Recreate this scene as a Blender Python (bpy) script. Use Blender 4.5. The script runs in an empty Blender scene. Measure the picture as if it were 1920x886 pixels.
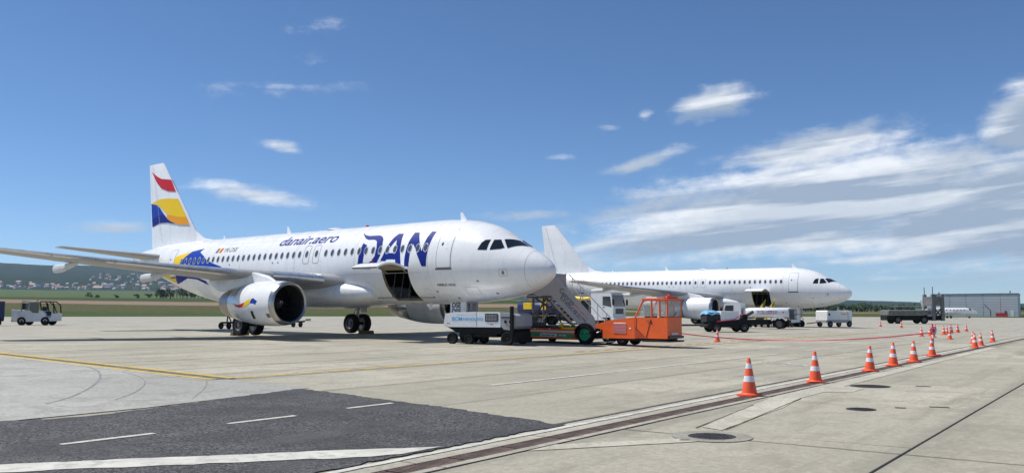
import bpy, bmesh, math, random
from mathutils import Vector, Matrix
random.seed(7)
R = math.radians
scene = bpy.context.scene
COL = scene.collection

# ------------------------------------------------------------------ camera
cam_d = bpy.data.cameras.new('camera'); cam = bpy.data.objects.new('camera', cam_d); COL.objects.link(cam)
cam_d.sensor_width = 36.0; cam_d.sensor_fit = 'HORIZONTAL'
cam_d.lens = 36.0 * 1632.2 / 1920.0
cam_d.clip_start = 0.1; cam_d.clip_end = 30000
cam.location = (0, 0, 1.183); cam.rotation_euler = (R(90) + math.atan2(586.9 - 443.0, 1632.2), 0, 0)
scene.camera = cam

# ------------------------------------------------------------------ light and sky
SUN_EL = R(57.0); SUN_DIR = Vector((-0.97, 0.24, 0)).normalized()
sun_d = bpy.data.lights.new('sun', 'SUN'); sun_d.energy = 5.0; sun_d.angle = R(0.53); sun_d.color = (1.0, 0.955, 0.88)
sun = bpy.data.objects.new('sun', sun_d); COL.objects.link(sun)
to_sun = Vector((SUN_DIR.x * math.cos(SUN_EL), SUN_DIR.y * math.cos(SUN_EL), math.sin(SUN_EL)))
sun.rotation_euler = to_sun.to_track_quat('Z', 'Y').to_euler()
scene.view_settings.view_transform = 'Standard'; scene.view_settings.look = 'None'
scene.view_settings.exposure = 0.0; scene.view_settings.gamma = 1.0

world = bpy.data.worlds.new('World'); scene.world = world; world.use_nodes = True
class NT:
    """small node-graph helper"""
    def __init__(s, tree): s.t = tree; s.n = tree.nodes; s.l = tree.links
    def new(s, kind, **kw):
        n = s.n.new(kind)
        for k, v in kw.items(): setattr(n, k, v)
        return n
    def put(s, sock, v):
        if isinstance(v, bpy.types.NodeSocket): s.l.new(v, sock)
        else: sock.default_value = v
    def m(s, op, a, b=0.0, c=0.0, clamp=False):
        n = s.new('ShaderNodeMath', operation=op, use_clamp=clamp)
        s.put(n.inputs[0], a); s.put(n.inputs[1], b); s.put(n.inputs[2], c)
        return n.outputs[0]
    def comb(s, x, y, z=0.0):
        n = s.new('ShaderNodeCombineXYZ'); s.put(n.inputs[0], x); s.put(n.inputs[1], y); s.put(n.inputs[2], z); return n.outputs[0]
    def noise(s, vec, scale, detail=4.0, rough=0.5, dist=0.0):
        n = s.new('ShaderNodeTexNoise'); s.put(n.inputs['Vector'], vec); n.inputs['Scale'].default_value = scale
        n.inputs['Detail'].default_value = detail; n.inputs['Roughness'].default_value = rough; n.inputs['Distortion'].default_value = dist
        return n.outputs['Fac']
    def ss(s, v, lo, hi, a=0.0, b=1.0):
        n = s.new('ShaderNodeMapRange', interpolation_type='SMOOTHSTEP'); s.put(n.inputs[0], v)
        n.inputs[1].default_value = lo; n.inputs[2].default_value = hi; n.inputs[3].default_value = a; n.inputs[4].default_value = b
        return n.outputs[0]
    def mix(s, f, a, b, mode='MIX'):
        n = s.new('ShaderNodeMix', data_type='RGBA', blend_type=mode)
        s.put(n.inputs[0], f); s.put(n.inputs[6], a); s.put(n.inputs[7], b); return n.outputs[2]

def build_sky():
    g = NT(world.node_tree)
    for n in list(g.n): g.n.remove(n)
    out = g.new('ShaderNodeOutputWorld'); bg = g.new('ShaderNodeBackground'); g.l.new(bg.outputs[0], out.inputs[0])
    sky = g.new('ShaderNodeTexSky', sky_type='NISHITA'); sky.sun_disc = False
    sky.sun_elevation = SUN_EL; sky.sun_rotation = math.atan2(SUN_DIR.x, SUN_DIR.y)
    sky.air_density = 1.0; sky.dust_density = 0.0; sky.ozone_density = 4.5; sky.altitude = 3500
    tc = g.new('ShaderNodeTexCoord'); sp = g.new('ShaderNodeSeparateXYZ'); g.l.new(tc.outputs['Generated'], sp.inputs[0])
    x, y, z = sp.outputs
    az = g.m('MULTIPLY', g.m('ARCTAN2', x, y), 57.2958)
    el = g.m('MULTIPLY', g.m('ARCSINE', z), 57.2958)
    # clouds: (azimuth, elevation, half width, half height, tilt, weight), degrees on the sky
    blobs = [(20, 7.0, 15, 2.7, 6, 1.45), (32, 6.2, 13, 3.8, 2, 1.5), (9.5, 6.9, 7.5, .85, 9, 1.0), (20, 10.3, 6.8, 1.25, 8, 1.1), (31.8, 11.2, 3.6, 1.9, 24, 1.45), (13.2, 13.4, 2.9, 1.25, 12, .98), (9.2, 10.0, 3.3, .55, 15, .98),
             (-16.6, 7.5, 4.8, .8, -8, .80), (-24.5, 5.1, 3.8, .65, 2, .80), (-15, 10.6, 1.7, .55, -10, .62), (-12.6, 18.3, 3.4, 1.2, 12, .48), (1.0, 6.4, 3.6, .5, 2, .8), (6.4, 12.1, 1.3, .32, 0, .66), (3.6, 10.2, 1.6, .35, 0, .58), (8.9, 12.9, .8, .45, 20, .62), (17, 4.7, 18, 1.8, 3, 1.02), (-15, 14.5, 10, 3.2, 14, .33),
             (24, 3.3, 13, .5, 2, .8), (28, 2.1, 9, .3, 0, .7), (50, 9, 16, 5, 0, 1.2), (85, 14, 18, 6, 0, 1.1), (-60, 12, 10, 2.5, 5, .85), (-110, 20, 16, 4, 0, .9), (150, 20, 24, 6, 0, 1.0)]
    def field(az, el):
        total = None; pos = g.comb(az, el)
        for (a, e, w, h, tl, wt) in blobs:
            mp = g.new('ShaderNodeMapping', vector_type='TEXTURE'); g.put(mp.inputs[0], pos)
            mp.inputs[1].default_value = (a, e, 0); mp.inputs[2].default_value = (0, 0, R(tl)); mp.inputs[3].default_value = (w, h, 1)
            dt = g.new('ShaderNodeVectorMath', operation='DOT_PRODUCT'); g.put(dt.inputs[0], mp.outputs[0]); g.put(dt.inputs[1], mp.outputs[0])
            v = g.m('MULTIPLY', g.m('POWER', .368, dt.outputs['Value']), wt); total = v if total is None else g.m('MAXIMUM', total, v)
        tx = g.m('ADD', g.m('MULTIPLY', az, .99), g.m('MULTIPLY', el, .14)); ty = g.m('SUBTRACT', g.m('MULTIPLY', el, .99), g.m('MULTIPLY', az, .10))
        n1 = g.noise(g.comb(g.m('MULTIPLY', tx, .10), g.m('MULTIPLY', ty, .62), 3.1), 1.0, 6, .55, .4)
        n2 = g.noise(g.comb(g.m('MULTIPLY', az, .50), g.m('MULTIPLY', el, .95), 9.0), 1.0, 8, .62, .2)
        nz = g.m('ADD', g.m('MULTIPLY', n1, .52), g.m('MULTIPLY', n2, .48))
        return total, g.m('ADD', total, g.m('MULTIPLY', g.m('SUBTRACT', nz, .5), 2.0)), tx, ty
    total, dens, tx, ty = field(az, el); _, above, _, _ = field(az, g.m('ADD', el, .55))
    mask = g.m('MULTIPLY', g.ss(dens, .32, 1.02), g.ss(total, .06, .36), clamp=True)
    n3 = g.noise(g.comb(g.m('MULTIPLY', tx, .07), g.m('MULTIPLY', ty, .75), 21.0), 1.0, 5, .5, .2)
    shade = g.m('ADD', g.ss(above, .5, 1.45, 0, .62), g.ss(n3, .38, .60, -.12, .75), clamp=True)
    ccol = g.mix(shade, (8.6, 8.8, 9.0, 1), (3.2, 3.9, 4.9, 1))
    low = g.ss(el, -1.0, 4.0, .6, 1.0)
    hs = g.new('ShaderNodeHueSaturation'); hs.inputs['Saturation'].default_value = 1.08; g.l.new(sky.outputs[0], hs.inputs['Color'])
    col = g.mix(g.m('MULTIPLY', mask, g.m('MULTIPLY', low, .9)), hs.outputs[0], ccol)
    g.l.new(col, bg.inputs[0]); bg.inputs[1].default_value = 0.122
build_sky()

# ------------------------------------------------------------------ materials
MATS = {}
def mat(name, col, rough=.6, metal=0.0, var=0.0, vscale=3.0, bump=0.0, bscale=40.0, coat=0.0, spec=.5, alpha=None, emit=None, dirt=None):
    if name in MATS: return MATS[name]
    m = bpy.data.materials.new(name); m.use_nodes = True; g = NT(m.node_tree)
    b = g.n['Principled BSDF']
    b.inputs['Base Color'].default_value = (*col, 1); b.inputs['Roughness'].default_value = rough; b.inputs['Metallic'].default_value = metal
    b.inputs['Coat Weight'].default_value = coat; b.inputs['Specular IOR Level'].default_value = spec
    tc = g.new('ShaderNodeTexCoord').outputs['Object']
    if var or dirt:
        n = g.noise(tc, vscale, 5, .6)
        c = g.mix(g.ss(n, .3, .7), (*[max(0, k * (1 - var)) for k in col], 1), (*[min(1, k * (1 + var)) for k in col], 1))
        if dirt:
            n2 = g.noise(tc, vscale * 2.7, 6, .65)
            c = g.mix(g.ss(n2, .47, .66, 0, dirt[3]), c, (*dirt[:3], 1))
        g.l.new(c, b.inputs['Base Color'])
        g.l.new(g.ss(n, .2, .8, max(.02, rough - .06), min(1, rough + .08)), b.inputs['Roughness'])
    if bump:
        bp = g.new('ShaderNodeBump'); bp.inputs['Strength'].default_value = bump; bp.inputs['Distance'].default_value = .02
        g.l.new(g.noise(tc, bscale, 4, .6), bp.inputs['Height']); g.l.new(bp.outputs[0], b.inputs['Normal'])
    if alpha is not None: b.inputs['Alpha'].default_value = alpha
    MATS[name] = m; return m

def mat_concrete(name, col, slab=False, joints=False, stain=.5, tint=(.9, .87, .8)):
    m = bpy.data.materials.new(name); m.use_nodes = True; g = NT(m.node_tree); b = g.n['Principled BSDF']
    geo = g.new('ShaderNodeNewGeometry').outputs['Position']
    # apron frame: a along the drain, d across it
    sp = g.new('ShaderNodeSeparateXYZ'); g.l.new(geo, sp.inputs[0])
    a = g.m('ADD', g.m('MULTIPLY', sp.outputs[0], AD.x), g.m('MULTIPLY', sp.outputs[1], AD.y))
    d = g.m('ADD', g.m('MULTIPLY', sp.outputs[0], ND.x), g.m('MULTIPLY', sp.outputs[1], ND.y))
    p = g.comb(a, d, 0.0)
    fine = g.noise(p, 38, 6, .7); mid = g.noise(p, 2.2, 6, .62); big = g.noise(p, .22, 5, .6)
    streak = g.noise(g.comb(g.m('MULTIPLY', a, .16), g.m('MULTIPLY', d, 1.3), 4.0), 1.0, 7, .66)
    c = g.mix(g.ss(big, .4, .6), (*[k * .86 for k in col], 1), (*[k * 1.08 for k in col], 1))
    c = g.mix(g.ss(mid, .45, .64, 0, .42), c, (*[k * q * .78 for k, q in zip(col, tint)], 1))
    c = g.mix(g.ss(streak, .49, .68, 0, stain), c, (*[k * .52 for k in col], 1))
    sp1 = g.noise(p, 7.0, 3, .5)
    c = g.mix(g.ss(sp1, .66, .72, 0, .6), c, (*[k * .42 for k in col], 1))
    c = g.mix(g.ss(fine, .46, .6, 0, .5), c, (*[k * .60 for k in col], 1))
    grit = g.noise(p, 11, 5, .75); c = g.mix(g.ss(grit, .5, .62, 0, .5), c, (*[k * .62 for k in col], 1)); c = g.mix(g.ss(grit, .5, .38, 0, .4), c, (*[min(1, k * 1.3) for k in col], 1))
    blot = g.noise(p, .9, 6, .7, .6); c = g.mix(g.ss(blot, .51, .64, 0, .45), c, (*[k * .60 * q for k, q in zip(col, tint)], 1))
    if slab:
        oi = g.new('ShaderNodeObjectInfo').outputs['Random']
        c = g.mix(g.ss(oi, 0, 1, 0, .46), c, (*[k * .62 for k in col], 1))
        oc = g.new('ShaderNodeSeparateXYZ'); g.l.new(g.new('ShaderNodeTexCoord').outputs['Object'], oc.inputs[0])
        ed = g.m('ADD', g.m('ABSOLUTE', oc.outputs[1]), g.m('MULTIPLY', g.m('SUBTRACT', mid, .5), .5))
        c = g.mix(g.ss(ed, 1.45, 1.78, 0, .5), c, (*[k * .5 for k in col], 1))
    if joints:
        ja = g.m('ABSOLUTE', g.m('SUBTRACT', g.m('FRACT', g.m('DIVIDE', g.m('SUBTRACT', a, JA0), 5.0)), .5)); jd = g.m('ABSOLUTE', g.m('SUBTRACT', g.m('FRACT', g.m('DIVIDE', g.m('SUBTRACT', d, JD0), 3.5)), .5))
        j = g.m('MAXIMUM', g.ss(ja, .493, .498), g.ss(jd, .489, .497))
        c = g.mix(g.m('MULTIPLY', j, .6), c, (.05, .048, .045, 1))
    g.l.new(c, b.inputs['Base Color']); b.inputs['Roughness'].default_value = .88; b.inputs['Specular IOR Level'].default_value = .3
    bp = g.new('ShaderNodeBump'); bp.inputs['Strength'].default_value = .35; bp.inputs['Distance'].default_value = .01
    g.l.new(g.noise(p, 60, 5, .7), bp.inputs['Height']); g.l.new(bp.outputs[0], b.inputs['Normal'])
    return m

# ------------------------------------------------------------------ mesh helpers
class MB:
    """collects shapes; build() links them as one mesh object"""
    def __init__(s): s.v = []; s.f = []; s.mi = []; s.sm = []
    def add(s, vs, fs, mi=0, smooth=False):
        o = len(s.v); s.v += [tuple(p) for p in vs]
        for f in fs: s.f.append([i + o for i in f]); s.mi.append(mi); s.sm.append(smooth)
    def box(s, x0, x1, y0, y1, z0, z1, mi=0, c=0.0, M=None):
        if c <= 0:
            vs = [(x, y, z) for x in (x0, x1) for y in (y0, y1) for z in (z0, z1)]
            fs = [(0, 1, 3, 2), (4, 6, 7, 5), (0, 4, 5, 1), (2, 3, 7, 6), (0, 2, 6, 4), (1, 5, 7, 3)]
        else:
            X, Y, Z = (x0, x1), (y0, y1), (z0, z1); vs = []; ix = {}
            for i in (0, 1):
                for j in (0, 1):
                    for k in (0, 1):
                        sx, sy, sz = (1, -1)[i], (1, -1)[j], (1, -1)[k]
                        for ax in range(3):
                            p = [X[i] + (0 if ax == 0 else sx * c), Y[j] + (0 if ax == 1 else sy * c), Z[k] + (0 if ax == 2 else sz * c)]
                            ix[i, j, k, ax] = len(vs); vs.append(tuple(p))
            fs = []
            for i in (0, 1): fs.append([ix[i, j, k, 0] for j, k in ((0, 0), (0, 1), (1, 1), (1, 0))])
            for j in (0, 1): fs.append([ix[i, j, k, 1] for i, k in ((0, 0), (1, 0), (1, 1), (0, 1))])
            for k in (0, 1): fs.append([ix[i, j, k, 2] for i, j in ((0, 0), (0, 1), (1, 1), (1, 0))])
            for i in (0, 1):
                for j in (0, 1): fs.append([ix[i, j, 0, 0], ix[i, j, 1, 0], ix[i, j, 1, 1], ix[i, j, 0, 1]])
                for k in (0, 1): fs.append([ix[i, 0, k, 0], ix[i, 1, k, 0], ix[i, 1, k, 2], ix[i, 0, k, 2]])
            for j in (0, 1):
                for k in (0, 1): fs.append([ix[0, j, k, 1], ix[1, j, k, 1], ix[1, j, k, 2], ix[0, j, k, 2]])
            for i in (0, 1):
                for j in (0, 1):
                    for k in (0, 1): fs.append([ix[i, j, k, 0], ix[i, j, k, 1], ix[i, j, k, 2]])
        if M is not None: vs = [tuple(M @ Vector(p)) for p in vs]
        s.add(vs, fs, mi)
    def prism(s, poly, y0, y1, mi=0, axis='y'):
        """polygon in (x,z) extruded along y (or (y,z) along x, (x,y) along z)"""
        n = len(poly)
        def P(a, b, h): return {'y': (a, h, b), 'x': (h, a, b), 'z': (a, b, h)}[axis]
        vs = [P(a, b, y0) for a, b in poly] + [P(a, b, y1) for a, b in poly]
        fs = [list(range(n)), list(range(2 * n - 1, n - 1, -1))] + [(i, (i + 1) % n, n + (i + 1) % n, n + i) for i in range(n)]
        s.add(vs, fs, mi)
    def tube(s, pts, r, n=8, mi=0, cap=True):
        pts = [Vector(p) for p in pts]; rs = r if isinstance(r, (list, tuple)) else [r] * len(pts); rings = []
        for i, p in enumerate(pts):
            t = (pts[min(i + 1, len(pts) - 1)] - pts[max(i - 1, 0)]).normalized()
            u = t.cross(Vector((0, 0, 1)) if abs(t.z) < .95 else Vector((1, 0, 0))).normalized(); w = t.cross(u)
            rings.append([p + (u * math.cos(2 * math.pi * k / n) + w * math.sin(2 * math.pi * k / n)) * rs[i] for k in range(n)])
        s.loft(rings, mi, True, cap)
    def loft(s, rings, mi=0, closed=True, cap=True, smooth=True):
        n = len(rings[0]); vs = [p for r_ in rings for p in r_]; fs = []
        for i in range(len(rings) - 1):
            for k in range(n if closed else n - 1):
                k2 = (k + 1) % n; fs.append((i * n + k, i * n + k2, (i + 1) * n + k2, (i + 1) * n + k))
        s.add(vs, fs, mi, smooth)
        if cap: s.add(rings[0], [list(range(n))[::-1]], mi); s.add(rings[-1], [list(range(n))], mi)
    def lathe(s, prof, c, axis='x', n=32, mi=0, a0=0, a1=360, smooth=True):
        """prof: (offset along axis, radius)"""
        rings = []
        for (o, r_) in prof:
            ring = []
            for k in range(n):
                a = R(a0 + (a1 - a0) * k / n); q, w = math.cos(a) * r_, math.sin(a) * r_
                ring.append({'x': (c[0] + o, c[1] + q, c[2] + w), 'y': (c[0] + q, c[1] + o, c[2] + w), 'z': (c[0] + q, c[1] + w, c[2] + o)}[axis])
            rings.append(ring)
        s.loft(rings, mi, True, False, smooth)
    def build(s, name, mats, parent=None, sharp=38):
        me = bpy.data.meshes.new(name); me.from_pydata(s.v, [], s.f)
        for m in (mats if isinstance(mats, (list, tuple)) else [mats]): me.materials.append(m)
        me.polygons.foreach_set('material_index', s.mi); me.polygons.foreach_set('use_smooth', s.sm)
        bm = bmesh.new(); bm.from_mesh(me); bmesh.ops.remove_doubles(bm, verts=bm.verts, dist=1e-5); bmesh.ops.recalc_face_normals(bm, faces=bm.faces); bm.to_mesh(me); bm.free()
        me.set_sharp_from_angle(angle=R(sharp)); me.update()
        return link(name, me, parent)
def link(name, me, parent=None):
    o = bpy.data.objects.new(name, me); COL.objects.link(o)
    if parent is not None: o.parent = parent
    return o
def tag(o, label, cat, group=None):
    o['label'] = label; o['category'] = cat
    if group: o['group'] = group
    return o
def empty(name, loc, rz=0.0, pitch=0.0):
    o = bpy.data.objects.new(name, None); COL.objects.link(o); o.location = loc; o.rotation_euler = (0, pitch, rz); o.empty_display_size = .3
    return o
def copy_tree(o, parent=None):
    c = o.copy(); COL.objects.link(c); c.parent = parent
    for ch in list(o.children): copy_tree(ch, c)
    return c
def structure(o): o['kind'] = 'structure'; return o
def flat_mesh(splines, text=None, size=1.0, shear=0.0, bold=0.0, spacing=1.0):
    """filled outline(s) or text as a flat mesh in the (p,q) plane"""
    if not text and len(splines) == 1:
        pts = splines[0]; n = len(pts); cr = [(pts[i][0] - pts[i - 1][0]) * (pts[(i + 1) % n][1] - pts[i][1]) - (pts[i][1] - pts[i - 1][1]) * (pts[(i + 1) % n][0] - pts[i][0]) for i in range(n)]
        if min(cr) > -1e-9 or max(cr) < 1e-9:      # convex: one face
            me = bpy.data.meshes.new('outline'); me.from_pydata([(p, q, 0) for p, q in pts], [], [list(range(n))]); return me
    cu = bpy.data.curves.new('outline', 'FONT' if text else 'CURVE')
    if text: cu.body = text; cu.size = size; cu.shear = shear; cu.offset = bold; cu.space_character = spacing
    else:
        cu.dimensions = '2D'; cu.fill_mode = 'BOTH'
        for pts in splines:
            sp = cu.splines.new('POLY'); sp.points.add(len(pts) - 1); sp.use_cyclic_u = True
            for k, (p, q) in enumerate(pts): sp.points[k].co = (p, q, 0, 1)
    o = bpy.data.objects.new('outline', cu); COL.objects.link(o)
    me = bpy.data.meshes.new_from_object(o.evaluated_get(bpy.context.evaluated_depsgraph_get()))
    bpy.data.objects.remove(o); bpy.data.curves.remove(cu)
    return me
def decal(name, me, fn, material, parent, step=.12):
    """cut a flat (p,q) mesh into a fine grid and lay it on a surface with fn(p,q) -> point"""
    bm = bmesh.new(); bm.from_mesh(me); bpy.data.meshes.remove(me)
    bmesh.ops.remove_doubles(bm, verts=bm.verts, dist=1e-5)
    if step:
        for ax in (0, 1):
            lo = min(v.co[ax] for v in bm.verts); hi = max(v.co[ax] for v in bm.verts)
            k = math.floor(lo / step) + 1
            while k * step < hi:
                co = [0, 0, 0]; co[ax] = k * step; no = [0, 0, 0]; no[ax] = 1
                bmesh.ops.bisect_plane(bm, geom=bm.verts[:] + bm.edges[:] + bm.faces[:], plane_co=co, plane_no=no); k += 1
    for v in bm.verts: v.co = fn(v.co.x, v.co.y)
    out = bpy.data.meshes.new(name); 
    for f in bm.faces: f.smooth = True
    bm.to_mesh(out); bm.free(); out.materials.append(material)
    return link(name, out, parent)
def smooth_poly(pts, n=4):
    """rounded closed outline through the points"""
    out = []; N = len(pts)
    for i in range(N):
        p0, p1, p2, p3 = pts[i - 1], pts[i], pts[(i + 1) % N], pts[(i + 2) % N]
        for k in range(n):
            t = k / n
            out.append(tuple(.5 * (2 * b + (c - a) * t + (2 * a - 5 * b + 4 * c - d) * t * t + (3 * b - a - 3 * c + d) * t ** 3) for a, b, c, d in zip(p0, p1, p2, p3)))
    return out
def rrect(p0, p1, q0, q1, r, n=4):
    out = []
    for cx, cy, a0 in ((p1 - r, q1 - r, 0), (p0 + r, q1 - r, 90), (p0 + r, q0 + r, 180), (p1 - r, q0 + r, 270)):
        for k in range(n + 1): a = R(a0 + 90 * k / n); out.append((cx + r * math.cos(a), cy + r * math.sin(a)))
    return out
def wheel(parent, x, y, r, w, rim_mat, side=-1, name='wheel', z=None, rim=.58):
    """tyre with a rim dished towards side (-1: towards -y)"""
    z = r if z is None else z; m = MB()
    m.lathe([(-w * .36, r * rim), (-w * .47, r * .72), (-w * .48, r * .88), (-w * .34, r * .985), (0, r), (w * .34, r * .985), (w * .48, r * .88), (w * .47, r * .72), (w * .36, r * rim)], (x, y, z), 'y', 28)
    o = m.build(name, M_tyre, parent)
    k = MB(); e = side * w
    k.lathe([(e * .40, r * rim), (e * .38, r * rim * .9), (e * .2, r * rim * .8), (e * .22, r * .26), (e * .36, r * .2), (e * .36, .001)], (x, y, z), 'y', 20)
    k.lathe([(-e * .38, r * rim), (-e * .25, r * .2), (-e * .25, .001)], (x, y, z), 'y', 16)
    k.build('rim', rim_mat, o)
    return o

# ------------------------------------------------------------------ the lie of the apron: a runs along the drain, d across it
B0 = Vector((-1.46, 9.2)); AD = Vector((.586, .81)).normalized(); ND = Vector((-AD.y, AD.x))
JA0 = (B0.x * AD.x + B0.y * AD.y) + 4.8; JD0 = (B0.x * ND.x + B0.y * ND.y) + 3.15
def xy(a, d): return (B0.x + AD.x * a + ND.x * d, B0.y + AD.y * a + ND.y * d)
def dz(d):
    if d < .45: return -.42
    if d < 34.65: return -.42 + .42 * (d - .45) / 34.2
    if d < 95: return .3 * (d - 34.65) / 60.35
    return .3
def gz(x, y): return dz((x - B0.x) * ND.x + (y - B0.y) * ND.y)
SLOPE = math.atan(.42 / 34.2)
def P3(a, d, h=0.0): x, y = xy(a, d); return (x, y, dz(d) + h)

def mat_skin():
    m = bpy.data.materials.new('aircraft_white'); m.use_nodes = True; g = NT(m.node_tree); b = g.n['Principled BSDF']
    tc = g.new('ShaderNodeTexCoord').outputs['Object']; sp = g.new('ShaderNodeSeparateXYZ'); g.l.new(tc, sp.inputs[0]); x, y, z = sp.outputs
    br = g.new('ShaderNodeTexBrick'); g.put(br.inputs['Vector'], g.comb(x, g.m('MULTIPLY', z, 1.0))); br.inputs['Scale'].default_value = 1.0
    br.inputs['Color1'].default_value = (.80, .81, .82, 1); br.inputs['Color2'].default_value = (.845, .85, .855, 1); br.inputs['Mortar'].default_value = (.74, .74, .74, 1); br.inputs['Mortar Size'].default_value = .006; br.inputs['Brick Width'].default_value = 2.65; br.inputs['Row Height'].default_value = .92
    st = g.noise(g.comb(g.m('MULTIPLY', x, 3.4), y, g.m('MULTIPLY', z, .35)), 1.0, 6, .6); gr = g.noise(tc, 1.1, 6, .65)
    c = g.mix(g.ss(st, .50, .68, 0, .20), br.outputs['Color'], (.50, .48, .44, 1)); c = g.mix(g.ss(gr, .50, .68, 0, .14), c, (.56, .55, .52, 1))
    g.l.new(c, b.inputs['Base Color']); g.l.new(g.ss(gr, .35, .65, .22, .36), b.inputs['Roughness']); b.inputs['Coat Weight'].default_value = .3
    bp = g.new('ShaderNodeBump'); bp.inputs['Strength'].default_value = .12; bp.inputs['Distance'].default_value = .02; g.l.new(g.noise(tc, 1.6, 3, .5), bp.inputs['Height']); g.l.new(bp.outputs[0], b.inputs['Normal'])
    return m
M_white = mat_skin()
M_nose = mat('radome_white', (.80, .81, .82), .22, var=.02, vscale=1, coat=.4)
M_fair = mat('fairing_white', (.78, .79, .80), .33, var=.04, vscale=.9, coat=.2, dirt=(.55, .52, .47, .3))
M_flapf = mat('flap_fairing_grey', (.58, .59, .60), .4, var=.06, vscale=1, dirt=(.35, .33, .3, .3))
M_wing = mat('wing_grey', (.36, .365, .37), .42, var=.06, vscale=.7, dirt=(.28, .26, .24, .35))
M_slat = mat('slat_metal', (.66, .67, .69), .3, .75, var=.05)
M_lip = mat('inlet_metal', (.42, .41, .40), .3, .95, var=.05, vscale=2)
M_nozzle = mat('nozzle_metal', (.30, .27, .25), .34, .95, var=.2, vscale=1.6)
M_band = mat('cowl_metal_band', (.55, .60, .66), .25, .85, var=.04)
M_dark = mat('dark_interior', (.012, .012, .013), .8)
M_fan = mat('fan_blade', (.05, .05, .055), .35, .8)
M_line = mat('panel_line', (.22, .22, .23), .6)
M_line2 = mat('panel_seam', (.48, .48, .48), .6)
M_seam = mat('skin_seam', (.58, .58, .58), .6)
M_sill = mat('door_sill', (.13, .13, .14), .5)
M_glass = mat('cockpit_glass', (.012, .016, .02), .06, spec=.8)
M_pane = mat('cabin_pane', (.075, .095, .12), .12)
M_rim = mat('window_rim', (.62, .63, .65), .4)
M_navy = mat('navy_paint', (.008, .024, .22), .5, spec=.12)
M_blue = mat('blue_paint', (.010, .055, .38), .5, spec=.12)
M_yellow = mat('yellow_paint', (.87, .58, .012), .5, spec=.25)
M_orange = mat('amber_paint', (.83, .34, .015), .5, spec=.25)
M_red = mat('red_paint', (.58, .015, .03), .5, spec=.25)
M_print = mat('dark_print', (.03, .035, .07), .5)
M_tyre = mat('tyre_rubber', (.013, .013, .014), .85, var=.25, vscale=6, spec=.2)
M_steel = mat('gear_steel', (.36, .37, .38), .38, .6, var=.1)
M_gear = mat('gear_dark', (.035, .035, .038), .55, .3, var=.2, spec=.3)
M_rimgrey = mat('rim_grey', (.13, .13, .135), .45, .5)
M_cargo = mat('door_lining', (.27, .22, .15), .7, var=.25, vscale=3)
M_black = mat('black_chassis', (.011, .011, .012), .6, var=.3, vscale=3, spec=.2)
M_dgrey = mat('dark_grey_metal', (.07, .072, .075), .5, .2, var=.2)
M_grey = mat('vehicle_grey', (.33, .34, .36), .5, var=.08)
M_vwhite = mat('vehicle_white', (.76, .78, .79), .36, var=.04, coat=.15, dirt=(.5, .47, .42, .25))
M_vorange = mat('vehicle_orange', (.80, .115, .012), .4, var=.06, coat=.1, dirt=(.45, .09, .03, .3))
M_green = mat('rim_green', (.02, .33, .13), .42, var=.1)
M_cream = mat('cream_stripe', (.75, .68, .55), .5)
M_panel = mat('stair_panel_grey', (.19, .193, .215), .42, var=.04)
M_alu = mat('aluminium', (.52, .52, .51), .42, .7, var=.1)
M_stairdark = mat('stair_steel', (.20, .18, .16), .55, .3, var=.2)
M_vyellow = mat('vehicle_yellow', (.82, .55, .01), .42, var=.05)
M_tankblue = mat('tank_blue', (.012, .02, .09), .4, var=.1)
M_vglass = mat('vehicle_glass', (.03, .04, .045), .07, spec=.7)
M_clear = mat('clear_glass', (.55, .6, .6), .05, alpha=.28)
M_lens = mat('red_lens', (.55, .02, .03), .25)
M_amber = mat('amber_lens', (.9, .32, .01), .25)
M_sky_blue = mat('lettering_blue', (.05, .38, .78), .45)
M_tarp = mat('blue_tarp', (.16, .42, .68), .55, var=.15)
M_cone = mat('cone_orange', (.86, .105, .03), .5, var=.08, vscale=6, dirt=(.45, .1, .06, .3))
M_coneband = mat('cone_band', (.74, .74, .76), .35, var=.05, vscale=8)
M_rubber = mat('cone_base_rubber', (.05, .035, .03), .7)
M_tape = mat('barrier_red', (.62, .03, .06), .5)
M_paintw = mat('road_white', (.585, .57, .505), .75, var=.1, vscale=2.2, dirt=(.33, .32, .29, .7))
M_painty = mat('road_yellow', (.60, .42, .06), .75, var=.1, vscale=3, dirt=(.30, .26, .16, .6))
M_iron = mat('cast_iron', (.05, .045, .04), .65, .3, var=.3, vscale=6, bump=.4)
M_grate = mat('rusty_grate', (.15, .105, .085), .7, .3, var=.35, vscale=4)
M_tar = mat('joint_tar', (.035, .033, .031), .8)
M_slab = mat_concrete('slab_concrete', (.46, .43, .345), slab=True, stain=.9)
M_far = mat_concrete('far_concrete', (.43, .408, .342), joints=True, stain=.7)
M_new = mat_concrete('new_concrete', (.41, .405, .372), stain=.22)
M_patch = mat_concrete('patch_concrete', (.52, .495, .41), stain=.2)
M_slab2 = mat_concrete('kerb_concrete', (.44, .415, .34), stain=.5)
M_mortar = mat_concrete('mortar', (.33, .315, .265), stain=.3)

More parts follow.
